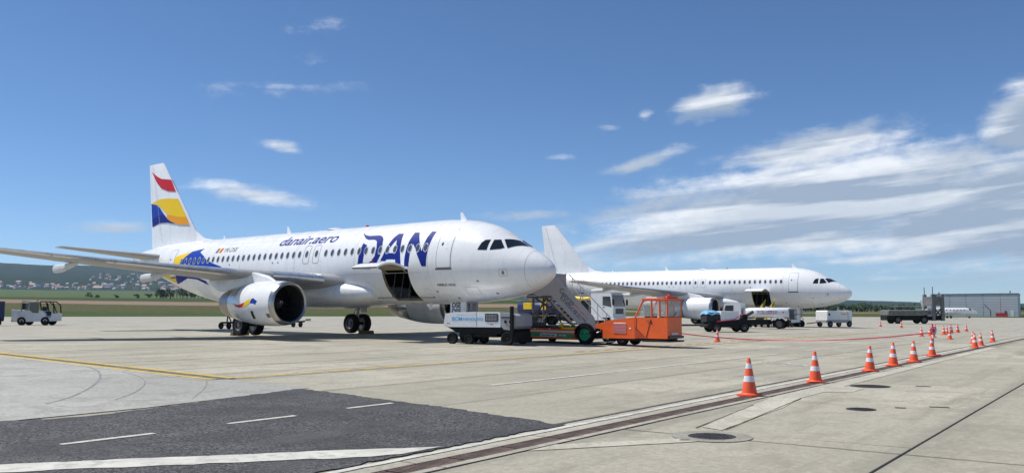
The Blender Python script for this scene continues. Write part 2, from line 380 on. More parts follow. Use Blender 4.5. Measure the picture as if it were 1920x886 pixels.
def mat_asphalt():
    m = bpy.data.materials.new('fresh_asphalt'); m.use_nodes = True; g = NT(m.node_tree); b = g.n['Principled BSDF']
    p = g.new('ShaderNodeNewGeometry').outputs['Position']
    vo = g.new('ShaderNodeTexVoronoi'); g.l.new(p, vo.inputs['Vector']); vo.inputs['Scale'].default_value = 48
    sep = g.new('ShaderNodeSeparateColor'); g.l.new(vo.outputs['Color'], sep.inputs[0])
    big = g.noise(p, .8, 5, .6)
    c = g.mix(g.ss(sep.outputs[0], .15, 1.0), (.012, .012, .013, 1), (.15, .146, .142, 1))
    c = g.mix(g.ss(big, .42, .62, 0, .55), c, (.032, .032, .034, 1)); b2 = g.noise(p, .35, 6, .7, .8); c = g.mix(g.ss(b2, .52, .64, 0, .4), c, (.10, .098, .094, 1))
    g.l.new(c, b.inputs['Base Color']); b.inputs['Roughness'].default_value = .85
    bp = g.new('ShaderNodeBump'); bp.inputs['Strength'].default_value = .8; bp.inputs['Distance'].default_value = .012
    g.l.new(vo.outputs['Distance'], bp.inputs['Height']); g.l.new(bp.outputs[0], b.inputs['Normal'])
    return m
M_asphalt = mat_asphalt()

# ------------------------------------------------------------------ apron: far sheet, slabs, drain, paint
A0, A1, D0, D1 = -5.2, 64.8, -18.25, 34.65
def sheet(name, rects, material, h=0.0, clip=None):
    m = MB()
    for (a0, a1, d0, d1) in rects:
        ds = sorted({d0, d1, *[k for k in (.45, 34.65, 95) if d0 < k < d1]})
        for p, q in zip(ds[:-1], ds[1:]): m.add([P3(a0, p, h), P3(a1, p, h), P3(a1, q, h), P3(a0, q, h)], [(0, 1, 2, 3)])
    o = m.build(name, material)
    bm = bmesh.new(); bm.from_mesh(o.data)
    if clip: bmesh.ops.bisect_plane(bm, geom=bm.verts[:] + bm.edges[:] + bm.faces[:], plane_co=(0, clip, 0), plane_no=(0, 1, 0), clear_outer=True)
    bm.normal_update(); bmesh.ops.reverse_faces(bm, faces=[f for f in bm.faces if f.normal.z < 0])
    bm.to_mesh(o.data); bm.free(); o.data.polygons.foreach_set('use_smooth', [False] * len(o.data.polygons)); o.data.update()
    return o
apron = structure(sheet('apron', [(-150, A0, -400, 450), (A1, 700, -400, 450), (A0, A1, D1, 450), (A0, A1, -400, D0)], M_far, 0, 262))
structure(sheet('apron_joint_bed', [(A0, A1, D0, D1)], M_tar, -.03))
drows = [(-18.25, -14.75), (-14.75, -11.25), (-11.25, -7.75), (-7.75, -4.25), (-4.25, -.62), (.45, 3.2), (3.2, 6.65)] + [(6.65 + 3.5 * k, 10.15 + 3.5 * k) for k in range(8)]
slab_mesh = {}
for (d0, d1) in drows:
    tilt = SLOPE if d0 > 0 else 0.0
    key = round(d1 - d0, 2)
    if key not in slab_mesh:
        m = MB(); w = key / 2 - .017; m.box(-2.487, 2.487, -w, w, -.16, 0, c=.006); slab_mesh[key] = m
    for k in range(14):
        a = A0 + 2.5 + 5 * k + 0.0
        x, y = xy(a, (d0 + d1) / 2)
        if y < 4 or abs(x) > .66 * y + 6: continue
        if isinstance(slab_mesh[key], MB): o = slab_mesh[key].build('concrete_slab', M_slab, apron); slab_mesh[key] = o.data
        else: o = link('concrete_slab', slab_mesh[key], apron)
        o.rotation_euler = (tilt + random.uniform(-.0006, .0006), random.uniform(-.0004, .0004), math.atan2(AD.y, AD.x))
        o.location = (x, y, (dz(d0) + dz(d1)) / 2 + random.uniform(-.002, .002))

# drain channel: concrete edges and a run of separate gratings
m = MB()
for d0, d1 in ((-.60, -.475), (-.165, .43)):
    for k in range(34):
        a = -2 + k * 2.5
        m.add([P3(a + .01, d0, .004), P3(a + 2.49, d0, .004), P3(a + 2.49, d1, .004), P3(a + .01, d1, .004)], [(0, 1, 2, 3)])
structure(m.build('drain_kerb', M_slab2))
structure(sheet('drain_channel', [(-3, 84, -.49, -.15)], M_tar, -.06))
drain = empty('drainage_channel', P3(20, -.2)); tag(drain, 'long rusty slotted drain grating crossing the apron beside the traffic cones', 'drain')
gm = MB(); rz = math.atan2(AD.y, AD.x)
for s_ in (-.15, .12): gm.box(-.495, .495, s_, s_ + .03, -.04, .006)
for k in range(16): gm.box(-.47 + k * .06, -.435 + k * .06, -.125, .125, -.03, .003)
gobj = None
for k in range(74):
    a = -2.5 + k
    if gobj is None: o = gobj = gm.build('grating', M_grate, drain)
    else: o = link('grating', gobj.data, drain)
    o.matrix_parent_inverse = Matrix.Translation(drain.location).inverted()
    o.location = P3(a, -.32); o.rotation_euler = (0, 0, rz)

def ground_poly(name, pts, material, h, jitter=0.0, seed=1, step=.35):
    """polygon in apron coordinates laid on the apron with a slightly ragged edge"""
    rnd = random.Random(seed); out = []
    for (p, q) in zip(pts, pts[1:] + pts[:1]):
        L = math.hypot(q[0] - p[0], q[1] - p[1]); n = max(1, int(L / step)) if jitter else 1
        for k in range(n):
            t = k / n; out.append((p[0] + (q[0] - p[0]) * t + (rnd.uniform(-jitter, jitter)), p[1] + (q[1] - p[1]) * t + rnd.uniform(-jitter, jitter)))
    o = decal(name, flat_mesh([out]), lambda a, d: P3(a, d, h), material, None, None)
    bm = bmesh.new(); bm.from_mesh(o.data)
    for k in (.45, 34.65, 95):     # follow the breaks of slope
        x, y = xy(0, k); bmesh.ops.bisect_plane(bm, geom=bm.verts[:] + bm.edges[:] + bm.faces[:], plane_co=(x, y, 0), plane_no=(ND.x, ND.y, 0))
    for v in bm.verts: v.co.z = gz(v.co.x, v.co.y) + h
    bmesh.ops.recalc_face_normals(bm, faces=bm.faces)
    if bm.faces and sum(f.normal.z for f in bm.faces) < 0: bmesh.ops.reverse_faces(bm, faces=bm.faces)
    bm.to_mesh(o.data); bm.free()
    return structure(o)
ground_poly('new_concrete_apron', [(-14, 6.4), (1.5, 6.6), (5.5, 7.25), (5.7, 10.2), (6.55, 17), (6.9, 24.4), (7.2, 40), (7.2, 60), (-30, 60), (-30, 6.4)], M_new, .010)
ground_poly('asphalt_patch', [(-16, .24), (4.1, .26), (4.6, 2.6), (5.1, 5.9), (5.25, 7.25), (3.6, 6.9), (1.99, 6.5), (.19, 6.2), (-.72, 6.55), (-5, 6.5), (-16, 6.6)], M_asphalt, .018, .06, 3, .13)
def line(name, a0, d0, a1, d1, w, material, h, jit=.012, seed=5, worn=0):
    v = Vector((a1 - a0, d1 - d0)); n = Vector((-v.y, v.x)).normalized() * w / 2
    return ground_poly(name, [(a0 + n.x, d0 + n.y), (a1 + n.x, d1 + n.y), (a1 - n.x, d1 - n.y), (a0 - n.x, d0 - n.y)], material, h, jit, seed, .25)
ground_poly('white_stripe', [(-12, 9.9), (-2.3, 3.1), (-.42, 1.72), (.44, 1.12), (1.5, .30), (.78, .28), (.18, .66), (-1.16, 1.66), (-2.5, 2.62), (-12, 9.0)], M_paintw, .024, .03, 9, .16)
line('edge_line', -6, .12, 84, .16, .115, M_paintw, .012, .014)
line('edge_black_line', -6, .37, 84, .37, .05, M_tar, .009, .006)  # black line running beside the white edge line
for a0, a1, d in ((-3.6, -2.4, 3.9), (-1.25, -.06, 3.87), (1.11, 2.3, 3.92), (3.47, 4.51, 4.02)): line('lane_dash', a0, d, a1, d, .1, M_paintw, .024)
for a0, a1 in ((8.49, 26.5), (30, 40), (43, 56)): line('service_road_line', a0, 4.92, a1, 4.85, .12, M_paintw, .008)
for off in (0, .52): line('taxi_line', 5.9 - off, 10.3, 7.2 - off, 27, .2, M_painty, .020); line('taxi_line', 7.2 - off, 27, 7.45 - off, 60, .2, M_painty, .020)
line('taxi_line_border', 5.65, 10.25, 6.95, 27, .62, mat('black_border', (.09, .09, .088), .85, var=.3, vscale=2, dirt=(.3, .29, .26, .6)), .016, .02)
line('taxi_edge_white', 5.2, 10.3, 6.35, 24.4, .10, M_paintw, .0165)
for k in range(60): line('stand_line', 5.9 + k * 1.0, 10.45, 6.75 + k * 1.0, 10.47, .2, M_painty, .008, .02, k)
line('stand_edge_line', 6, 10.22, 40, 10.22, .06, M_paintw, .008)
for k in range(26): line('red_hatch_line', 22 + k * 1.1, 11.1, 22.7 + k * 1.1, 11.12, .12, mat('road_red', (.42, .16, .11), .8, var=.2), .008, .02, k)
def ring_mark(name, a, d, ra, rd, w):
    o = [(a + ra * math.cos(k * math.pi / 12), d + rd * math.sin(k * math.pi / 12)) for k in range(24)]; i = [(a + (ra - w) * math.cos(k * math.pi / 12), d + (rd - w) * math.sin(k * math.pi / 12)) for k in range(24)]
    q = decal(name, flat_mesh([o, i]), lambda a_, d_: P3(a_, d_, .008), M_paintw, None, None); return structure(q)
ring_mark('painted_numeral', 20.75, 3.0, .38, .55, .14); ring_mark('painted_numeral', 20.15, 2.15, .38, .42, .14)
line('painted_numeral', 29.6, 7.6, 30.0, 8.7, .25, M_paintw, .008); line('painted_numeral', 31.4, 7.0, 32.0, 8.0, .3, M_paintw, .008)
# repair patch, pale strips, manholes on the near side
ground_poly('repair_patch', [(4.95, -1.78), (5.1, -1.42), (8.3, -.95), (10.2, -.70), (13.0, -.66), (24, -.64), (40, -.62), (40, -.95), (24, -1.02), (13.3, -1.15), (13.1, -1.62), (12.1, -1.66), (11.7, -1.2), (10.1, -1.22), (8.3, -1.5)], M_patch, .008, .01, 4)
ground_poly('pale_strip', [(1.9, -.66), (2.5, -.66), (4.0, -1.75), (3.75, -1.95)], M_patch, .008, .01, 5)
line('joint_seal', 4.25, -.62, 4.15, -9, .022, M_tar, .006, .004)
line('joint_seal', 4.95, -1.4, 8.4, -.95, .02, M_tar, .0105, .004); line('joint_seal', 5.0, -1.82, 10.1, -1.24, .02, M_tar, .0105, .004)
line('joint_seal', -4, -.63, 30, -.63, .025, M_tar, .0095, .006)
def manhole(a, d, r, label, ringr=0):
    x, y, z = P3(a, d); t = empty('manhole', (x, y, z)); m = MB()
    m.lathe([(0.006, r), (.012, r * .98), (.012, r * .9), (.008, r * .89), (.008, r * .86), (.013, r * .85), (.013, .001)], (0, 0, 0), 'z', 36)
    for k in range(-4, 5):
        for j in range(-4, 5):
            if math.hypot(k, j) * r * .19 < r * .78: m.box(k * r * .19 - r * .05, k * r * .19 + r * .05, j * r * .19 - r * .05, j * r * .19 + r * .05, .012, .018)
    m.build('cover', M_iron, t)
    if ringr:
        m = MB(); m.lathe([(.0085, ringr), (.0085, r)], (0, 0, 0), 'z', 40); m.build('surround', M_mortar, t)
    tag(t, label, 'manhole')
manhole(4.29, -1.92, .31, 'large round iron manhole cover with a smooth concrete surround', .52)
manhole(8.8, -2.65, .24, 'small round iron manhole cover alone on the bare slab')
manhole(13.75, -1.6, .42, 'round iron manhole cover beside the pale repair strip')
for k, (a, d, w, l) in enumerate([(9.4, -3.05, .1, .16), (9.9, -3.5, .1, .3), (14.4, -2.4, .12, .3), (3.75, -1.72, .06, .1)]): line('iron_plate', a, d, a + .05, d - l, w, M_iron, .010, .01, k)
# tyre scuffs swung across the smooth concrete
M_scuff = mat('tyre_scuff', (.235, .232, .22), .9, var=.3, vscale=5)
def stroke(name, pts, w, h):
    L = []; Rr = []
    for i, p in enumerate(pts):
        q0, q1 = pts[max(0, i - 1)], pts[min(len(pts) - 1, i + 1)]; v = Vector((q1[0] - q0[0], q1[1] - q0[1])).normalized(); L.append((p[0] - v.y * w / 2, p[1] + v.x * w / 2)); Rr.append((p[0] + v.y * w / 2, p[1] - v.x * w / 2))
    m = MB(); n = len(pts); m.add([P3(a, d, h) for a, d in L] + [P3(a, d, h) for a, d in Rr], [(i, i + 1, n + i + 1, n + i) for i in range(n - 1)]); return structure(m.build(name, M_scuff))
def curve_open(pts, n=6):
    P = [pts[0]] + pts + [pts[-1]]; out = []
    for i in range(1, len(P) - 2):
        for k in range(n):
            t = k / n; out.append(tuple(.5 * (2 * b + (c - a) * t + (2 * a - 5 * b + 4 * c - d) * t * t + (3 * b - a - 3 * c + d) * t ** 3) for a, b, c, d in zip(P[i - 1], P[i], P[i + 1], P[i + 2])))
    return out + [pts[-1]]
for k, pts in enumerate([[(5.81, 17.68), (5.78, 16.78), (5.26, 15.05), (4.24, 12.95), (2.98, 10.93), (1.61, 9.13), (.74, 8.31)], [(5.26, 10.37), (4.27, 8.99), (3.36, 7.9), (2.74, 7.18)], [(5.34, 13.92), (4.75, 12.19), (3.93, 10.62), (2.82, 9.1), (1.77, 8.01)]]): stroke('tyre_scuff', curve_open(pts), (.05, .025, .03)[k], .0135)
# ------------------------------------------------------------------ land beyond the apron
def azim(x, y): return math.degrees(math.atan2(x, y))
def lerp_tab(t, v):
    if v <= t[0][0]: return t[0][1]
    for (a, b), (c, d) in zip(t[:-1], t[1:]):
        if v <= c: return b + (d - b) * (v - a) / (c - a)
    return t[-1][1]
RISE = [(250, 0), (330, .4), (420, 2.6), (600, 8.4), (760, 13.2), (1100, 21), (2000, 44), (3000, 78), (4400, 160), (6000, 272), (7000, 352), (7700, 372), (9000, 330), (12500, 250)]
AMP = [(-60, 1.05), (-31, 1.0), (-28, .97), (-24.5, 1.0), (-20, .95), (-12, .8), (0, .52), (12, .36), (20, .29), (24, .25), (28, .19), (40, .2), (60, .3)]
NEAR = [(-60, 1), (0, .9), (10, .2), (60, .1)]
from mathutils import noise as mn
def land(x, y):
    r = math.hypot(x, y); a = azim(x, y)
    h = lerp_tab(RISE, r); n = lerp_tab(NEAR, a); k = lerp_tab(AMP, a)
    w = min(1, max(0, (r - 900) / 2400)); base = h * (n * (1 - w) + k * w)
    big = max(0, min(1, (r - 3600) / 3000))
    base += big * (mn.noise(Vector((x * .0008, y * .0008, 1))) * 24 * k + mn.noise(Vector((x * .012, y * .012, 5))) * 5)
    return gz(x, y) - .05 + base
m = MB(); rings = []
rr = [225, 262, 300, 340, 400, 460, 520, 600, 680, 760, 900, 1100, 1500, 2000, 2400, 2800] + [2800 + 90 * k for k in range(1, 57)] + [8400, 9400, 11000, 12500]
for r in rr: rings.append([(r * math.sin(R(a / 4)), r * math.cos(R(a / 4)), land(r * math.sin(R(a / 4)), r * math.cos(R(a / 4)))) for a in range(-260, 261, 1)])
m.loft(rings, 0, False, False)
def mat_land():
    mt = bpy.data.materials.new('countryside'); mt.use_nodes = True; g = NT(mt.node_tree); b = g.n['Principled BSDF']
    p = g.new('ShaderNodeNewGeometry').outputs['Position']; sp = g.new('ShaderNodeSeparateXYZ'); g.l.new(p, sp.inputs[0])
    r = g.m('SQRT', g.m('ADD', g.m('MULTIPLY', sp.outputs[0], sp.outputs[0]), g.m('MULTIPLY', sp.outputs[1], sp.outputs[1])))
    wob = g.m('MULTIPLY', g.m('SUBTRACT', g.noise(p, .012, 4, .6), .5), 60); y = g.m('ADD', sp.outputs[1], wob)
    f1 = g.noise(p, .35, 6, .7); f2 = g.noise(p, .05, 5, .6)
    grass = g.mix(g.ss(f1, .3, .7), (.028, .062, .012, 1), (.075, .105, .028, 1))
    dry = g.mix(g.ss(f1, .35, .65), (.055, .062, .018, 1), (.115, .105, .042, 1))
    c = g.mix(g.ss(g.m('ADD', y, g.m('MULTIPLY', f1, 40)), 335, 385), grass, dry)
    c = g.mix(g.ss(f2, .52, .7, 0, .6), c, grass)
    earth = g.m('MULTIPLY', g.ss(y, 470, 500), g.ss(y, 610, 560))
    c = g.mix(earth, c, g.mix(f1, (.17, .11, .065, 1), (.32, .25, .19, 1)))
    dk = g.mix(f2, (.03, .06, .015, 1), (.06, .08, .025, 1)); c = g.mix(g.ss(y, 590, 620), c, dk)
    fld = g.mix(g.ss(f2, .35, .65), (.065, .10, .035, 1), (.105, .14, .06, 1)); c = g.mix(g.ss(y, 760, 820), c, fld)
    tr = g.noise(p, .011, 6, .7); tr2 = g.noise(p, .0012, 4, .6); tr3 = g.noise(p, .05, 4, .7)
    wood = g.mix(g.ss(tr, .35, .65), (.008, .02, .012, 1), (.028, .05, .028, 1))
    wood = g.mix(g.ss(tr2, .5, .66, 0, .55), wood, (.055, .072, .04, 1))
    wood = g.mix(g.ss(tr3, .45, .7, 0, .5), wood, (.008, .018, .012, 1))
    c = g.mix(g.ss(g.m('ADD', r, g.m('MULTIPLY', g.m('SUBTRACT', tr2, .5), 900)), 2500, 2750), c, wood)
    g.l.new(c, b.inputs['Base Color']); b.inputs['Roughness'].default_value = .95; b.inputs['Specular IOR Level'].default_value = .1
    return mt
structure(m.build('hills', mat_land(), sharp=180))

# foliage: crowns of many small leaf cards gathered in clumps
M_leaf = mat('tree_foliage', (.035, .062, .018), .8, var=.5, vscale=.15); M_bark = mat('tree_bark', (.06, .045, .035), .9)
def crown(m, c, rx, rz_, n, size, rnd, mi=0):
    cl = [(rnd.uniform(-.65, .65), rnd.uniform(-.65, .65), rnd.uniform(-.5, .7), rnd.uniform(.3, .55)) for _ in range(7)]
    for k in range(n):
        q = cl[k % 7]; d = Vector((rnd.gauss(0, 1), rnd.gauss(0, 1), rnd.gauss(0, 1))).normalized() * q[3] * rnd.uniform(.6, 1)
        p = Vector((c[0] + (q[0] + d.x) * rx, c[1] + (q[1] + d.y) * rx, c[2] + (q[2] + d.z) * rz_))
        u = Vector((rnd.gauss(0, 1), rnd.gauss(0, 1), rnd.gauss(0, 1))).normalized(); w = u.orthogonal().normalized(); s_ = size * rnd.uniform(.6, 1.3)
        m.add([p + u * s_, p + w * s_ * .7, p - u * s_, p - w * s_ * .7], [(0, 1, 2, 3)], mi)
def at_px_dir(az, r): x, y = r * math.sin(R(az)), r * math.cos(R(az)); return x, y, land(x, y)
rnd = random.Random(11)
m = MB()
for k in range(90):
    x, y, z = at_px_dir(rnd.uniform(-22.2, -11.5), rnd.uniform(830, 960)); h = rnd.uniform(6, 11); m.tube([(x, y, z), (x, y, z + h * .5)], .25, 5, 1); crown(m, (x, y, z + h * .55), h * .42, h * .45, 110, .55, rnd)
for k in range(210):
    x, y, z = at_px_dir(rnd.uniform(12, 33), rnd.uniform(640, 900)); h = rnd.uniform(3.6, 7); m.tube([(x, y, z), (x, y, z + h * .5)], .25, 5, 1); crown(m, (x, y, z + h * .5), h * .5, h * .5, 90, .65, rnd)
wood = m.build('woodland', [M_leaf, M_bark]); wood['kind'] = 'stuff'; wood['label'] = 'dark belt of distant trees beyond the grass field'; wood['category'] = 'woodland'
for az, r, h, lab in ((-25.8, 880, 5.2, 'lone round dark bush in the pale field, tallest of its row'), (-25.45, 900, 2.8, 'low dark bush beside the tallest lone bush in the field'), (-24.4, 890, 3.2, 'small dark bush alone in the pale field'), (-23.3, 880, 4.0, 'broad dark bush in the pale field near the tree belt'), (-22.6, 870, 4.6, 'dark bush standing at the very end of the tree belt')):
    x, y, z = at_px_dir(az, r); t = empty('bush', (x, y, z)); mm = MB(); crown(mm, (0, 0, h * .45), h * .75, h * .5, 260, .4, rnd); mm.build('foliage', M_leaf, t)
    mm = MB(); mm.tube([(0, 0, -.3), (.1, 0, h * .3), (.3, .1, h * .6)], [.2, .15, .06], 6); mm.build('stem', M_bark, t); tag(t, lab, 'bush')

# the town on the hillside: every house its own object
M_hw = [mat('house_wall_%d' % k, c, .8) for k, c in enumerate([(.80, .79, .77), (.72, .69, .63), (.82, .82, .82), (.64, .58, .52)])]
M_hr = [mat('house_roof_%d' % k, c, .7) for k, c in enumerate([(.34, .17, .13), (.30, .30, .31), (.55, .53, .52), (.42, .27, .22)])]
hm = []
for k in range(8):
    W, L, Hh, Rf = [(9, 11, 5, 3), (10, 14, 6, 3.4), (8, 9, 4, 3), (12, 24, 8, 1.5), (9, 10, 7, 2.6), (11, 13, 5, 4), (14, 34, 7, 1.2), (8, 12, 6, 3)][k]
    mm = MB(); mm.box(-L / 2, L / 2, -W / 2, W / 2, -4, Hh); mm.prism([(-W / 2 - .5, Hh + .01), (W / 2 + .5, Hh + .01), (0, Hh + Rf)], -L / 2 - .5, L / 2 + .5, 1, 'x')
    for s_ in (-1, 1):
        for q in range(int(L // 4)): mm.box(-L / 2 + 1.4 + q * 4, -L / 2 + 2.6 + q * 4, s_ * W / 2 - .05, s_ * W / 2 + .05, Hh * .4, Hh * .7, 2)
    o = mm.build('house', [M_hw[k % 4], M_hr[(k * 3) % 4], M_pane]); hm.append(o.data); bpy.data.objects.remove(o)
hl = ['white walled house on the wooded hillside town', 'beige house with dark roof in the hillside town', 'small white house with pale roof in the hillside town', 'long pale apartment block in the hillside town', 'tall white house with red roof in the hillside town', 'beige house with steep dark roof in the hillside town', 'very long low white hall in the hillside town', 'brown walled house with red roof in the hillside town']
hl[0] = 'white walled house with red roof in the hillside town'; hl[4] = 'tall narrow white house in the hillside town'
cnt = [0] * 8
for k in range(298):
    while True:
        az = rnd.uniform(-32.5, -12.5); r = 2750 + 2500 * rnd.random() ** 1.5
        if r < 3500 or (az > -26 and rnd.random() < .8): break
    v = rnd.choices(range(8), [6, 5, 6, 1.2, 4, 4, .5, 4])[0]
    x, y, z = at_px_dir(az, r); o = link('house', hm[v]); o.location = (x, y, z - .5); o.rotation_euler = (0, 0, rnd.uniform(0, math.pi)); o.scale = [rnd.uniform(.8, 1.25)] * 3
    tag(o, hl[v], 'house', 'houses on the hillside: ' + hl[v])



# ------------------------------------------------------------------ airliners
ST = [(0, 3.17, 3.17, 0.0), (0.06, 3.40, 2.97, .21), (0.15, 3.52, 2.87, .33), (0.4, 3.74, 2.66, .56), (0.8, 4.0, 2.44, .82), (1.4, 4.32, 2.22, 1.12), (2.0, 4.64, 2.06, 1.36), (2.5, 4.95, 1.97, 1.51), (3.0, 5.24, 1.90, 1.63), (3.6, 5.47, 1.84, 1.75), (4.5, 5.69, 1.77, 1.87), (5.5, 5.80, 1.73, 1.94), (6.5, 5.85, 1.71, 1.975), (24.5, 5.85, 1.71, 1.975), (26, 5.85, 1.82, 1.96), (28, 5.85, 2.14, 1.89), (30, 5.83, 2.6, 1.71), (32, 5.77, 3.14, 1.41), (34, 5.65, 3.70, 1.04), (35.5, 5.5, 4.12, .74), (36.8, 5.33, 4.47, .44), (37.5, 5.18, 4.72, .2)]
def pchip(xs, ys):
    n = len(xs); h = [xs[i + 1] - xs[i] for i in range(n - 1)]; dl = [(ys[i + 1] - ys[i]) / h[i] for i in range(n - 1)]; d = [0.0] * n
    for i in range(1, n - 1):
        if dl[i - 1] * dl[i] > 0: w1 = 2 * h[i] + h[i - 1]; w2 = h[i] + 2 * h[i - 1]; d[i] = (w1 + w2) / (w1 / dl[i - 1] + w2 / dl[i])
    d[0], d[-1] = dl[0], dl[-1]
    def f(x):
        if x <= xs[0]: return ys[0]
        if x >= xs[-1]: return ys[-1]
        i = max(k for k in range(n - 1) if xs[k] <= x); t = (x - xs[i]) / h[i]
        return ys[i] * (1 + 2 * t) * (1 - t) ** 2 + d[i] * h[i] * t * (1 - t) ** 2 + ys[i + 1] * t * t * (3 - 2 * t) + d[i + 1] * h[i] * t * t * (t - 1)
    return f
_s = [q[0] for q in ST]; F_top, F_bot, F_w = (pchip(_s, [q[k] for q in ST]) for k in (1, 2, 3))
def fprof(s):
    zt, zb, w = F_top(s), F_bot(s), F_w(s); k = min(1, s / 6.5); k = k * k * (3 - 2 * k) * .35 + .65 * k
    zm = 3.17 + .61 * k
    if s > 24.5: t = min(1, (s - 24.5) / 2); zm = zm * (1 - t) + (zt + zb) / 2 * t
    return zt, zb, w, zm
def fpt(s, th, side=-1):
    """point of the fuselage skin: th degrees down from the crown"""
    zt, zb, w, zm = fprof(s); c = math.cos(R(th)); return (-s, side * w * math.sin(R(th)), zm + (zt - zm if c > 0 else zm - zb) * c)
def fskin(s, z, off=.006, side=-1):
    """skin point at station s and height z, lifted off by off"""
    zt, zb, w, zm = fprof(s); h = (zt - zm) if z > zm else (zm - zb); q = max(-.999, min(.999, (z - zm) / h)); y = w * math.sqrt(1 - q * q)
    ny, nz = y / (w * w), (z - zm) / (h * h); L = math.hypot(ny, nz); 
    e = .05; zt2, zb2, w2, zm2 = fprof(s + e); h2 = (zt2 - zm2) if z > zm2 else (zm2 - zb2); q2 = max(-.999, min(.999, (z - zm2) / h2)); y2 = w2 * math.sqrt(1 - q2 * q2)
    nx = max(-1.5, min(1.5, (y2 - y) / e)) * (ny / L)    # skin widening aft leans the normal forward
    ny, nz = ny / L, nz / L; L2 = math.sqrt(nx * nx + 1)
    return (-s + nx * off / L2, side * (y + ny * off / L2), z + nz * off / L2)
CARGO = (7.4, 9.25); TH0, TH1, NSEG = 101.25, 157.5, 96
def airfoil(n=14, t=.12):
    """closed section, unit chord, LE at 0: upper TE->LE then lower LE->TE"""
    xs = [.5 * (1 + math.cos(math.pi * k / n)) for k in range(n + 1)]; th = lambda x: 5 * t * (.2969 * math.sqrt(x) - .126 * x - .3516 * x * x + .2843 * x ** 3 - .1015 * x ** 4)
    return [(x, th(x)) for x in xs] + [(x, -th(x) * .85) for x in xs[::-1][1:-1]]
INC = .03
def lifting(name, secs, mats, parent, inc=0.0):
    """secs: (s_LE, lateral, z, chord, thickness); lateral negative = starboard"""
    m = MB(); rings = []
    for (s, l, z, c, tk) in secs:
        rings.append([((-s - c * x), l, z + c * y - inc * c * x) for x, y in airfoil(14, tk)])
    m.loft(rings, 0); return m.build(name, mats, parent, 50)
WING = [(12.2, 1.6, 2.86, 6.9, .15), (14.5, 6.4, 3.22, 4.6, .11), (17.4, 12.0, 3.68, 2.95, .095), (19.75, 16.55, 4.16, 1.72, .085), (20.15, 17.0, 4.2, 1.3, .09)]
def wing_at(l):
    for a, b in zip(WING[:-1], WING[1:]):
        if l <= b[1]: t = (l - a[1]) / (b[1] - a[1]); return [p + (q - p) * t for p, q in zip(a, b)]
    return list(WING[-1])
FIN = [(28.9, 5.70, 6.5, .10), (34.2, 11.58, 1.98, .09)]
def fin_half(s, z):
    t = max(0, min(1, (z - FIN[0][1]) / (FIN[1][1] - FIN[0][1]))); le = FIN[0][0] + (FIN[1][0] - FIN[0][0]) * t; c = FIN[0][2] + (FIN[1][2] - FIN[0][2]) * t; tk = FIN[0][3] + (FIN[1][3] - FIN[0][3]) * t
    x = max(0.001, min(.995, (s - le) / c)); return c * 5 * tk * (.2969 * math.sqrt(x) - .126 * x - .3516 * x * x + .2843 * x ** 3 - .1015 * x ** 4)
NAC = [(0, .93), (.05, .985), (.14, 1.02), (.5, 1.06), (1.3, 1.09), (2.2, 1.07), (3.1, .99), (4.0, .85), (4.6, .74), (5.1, .62)]
F_nac = pchip([q[0] for q in NAC], [q[1] for q in NAC])

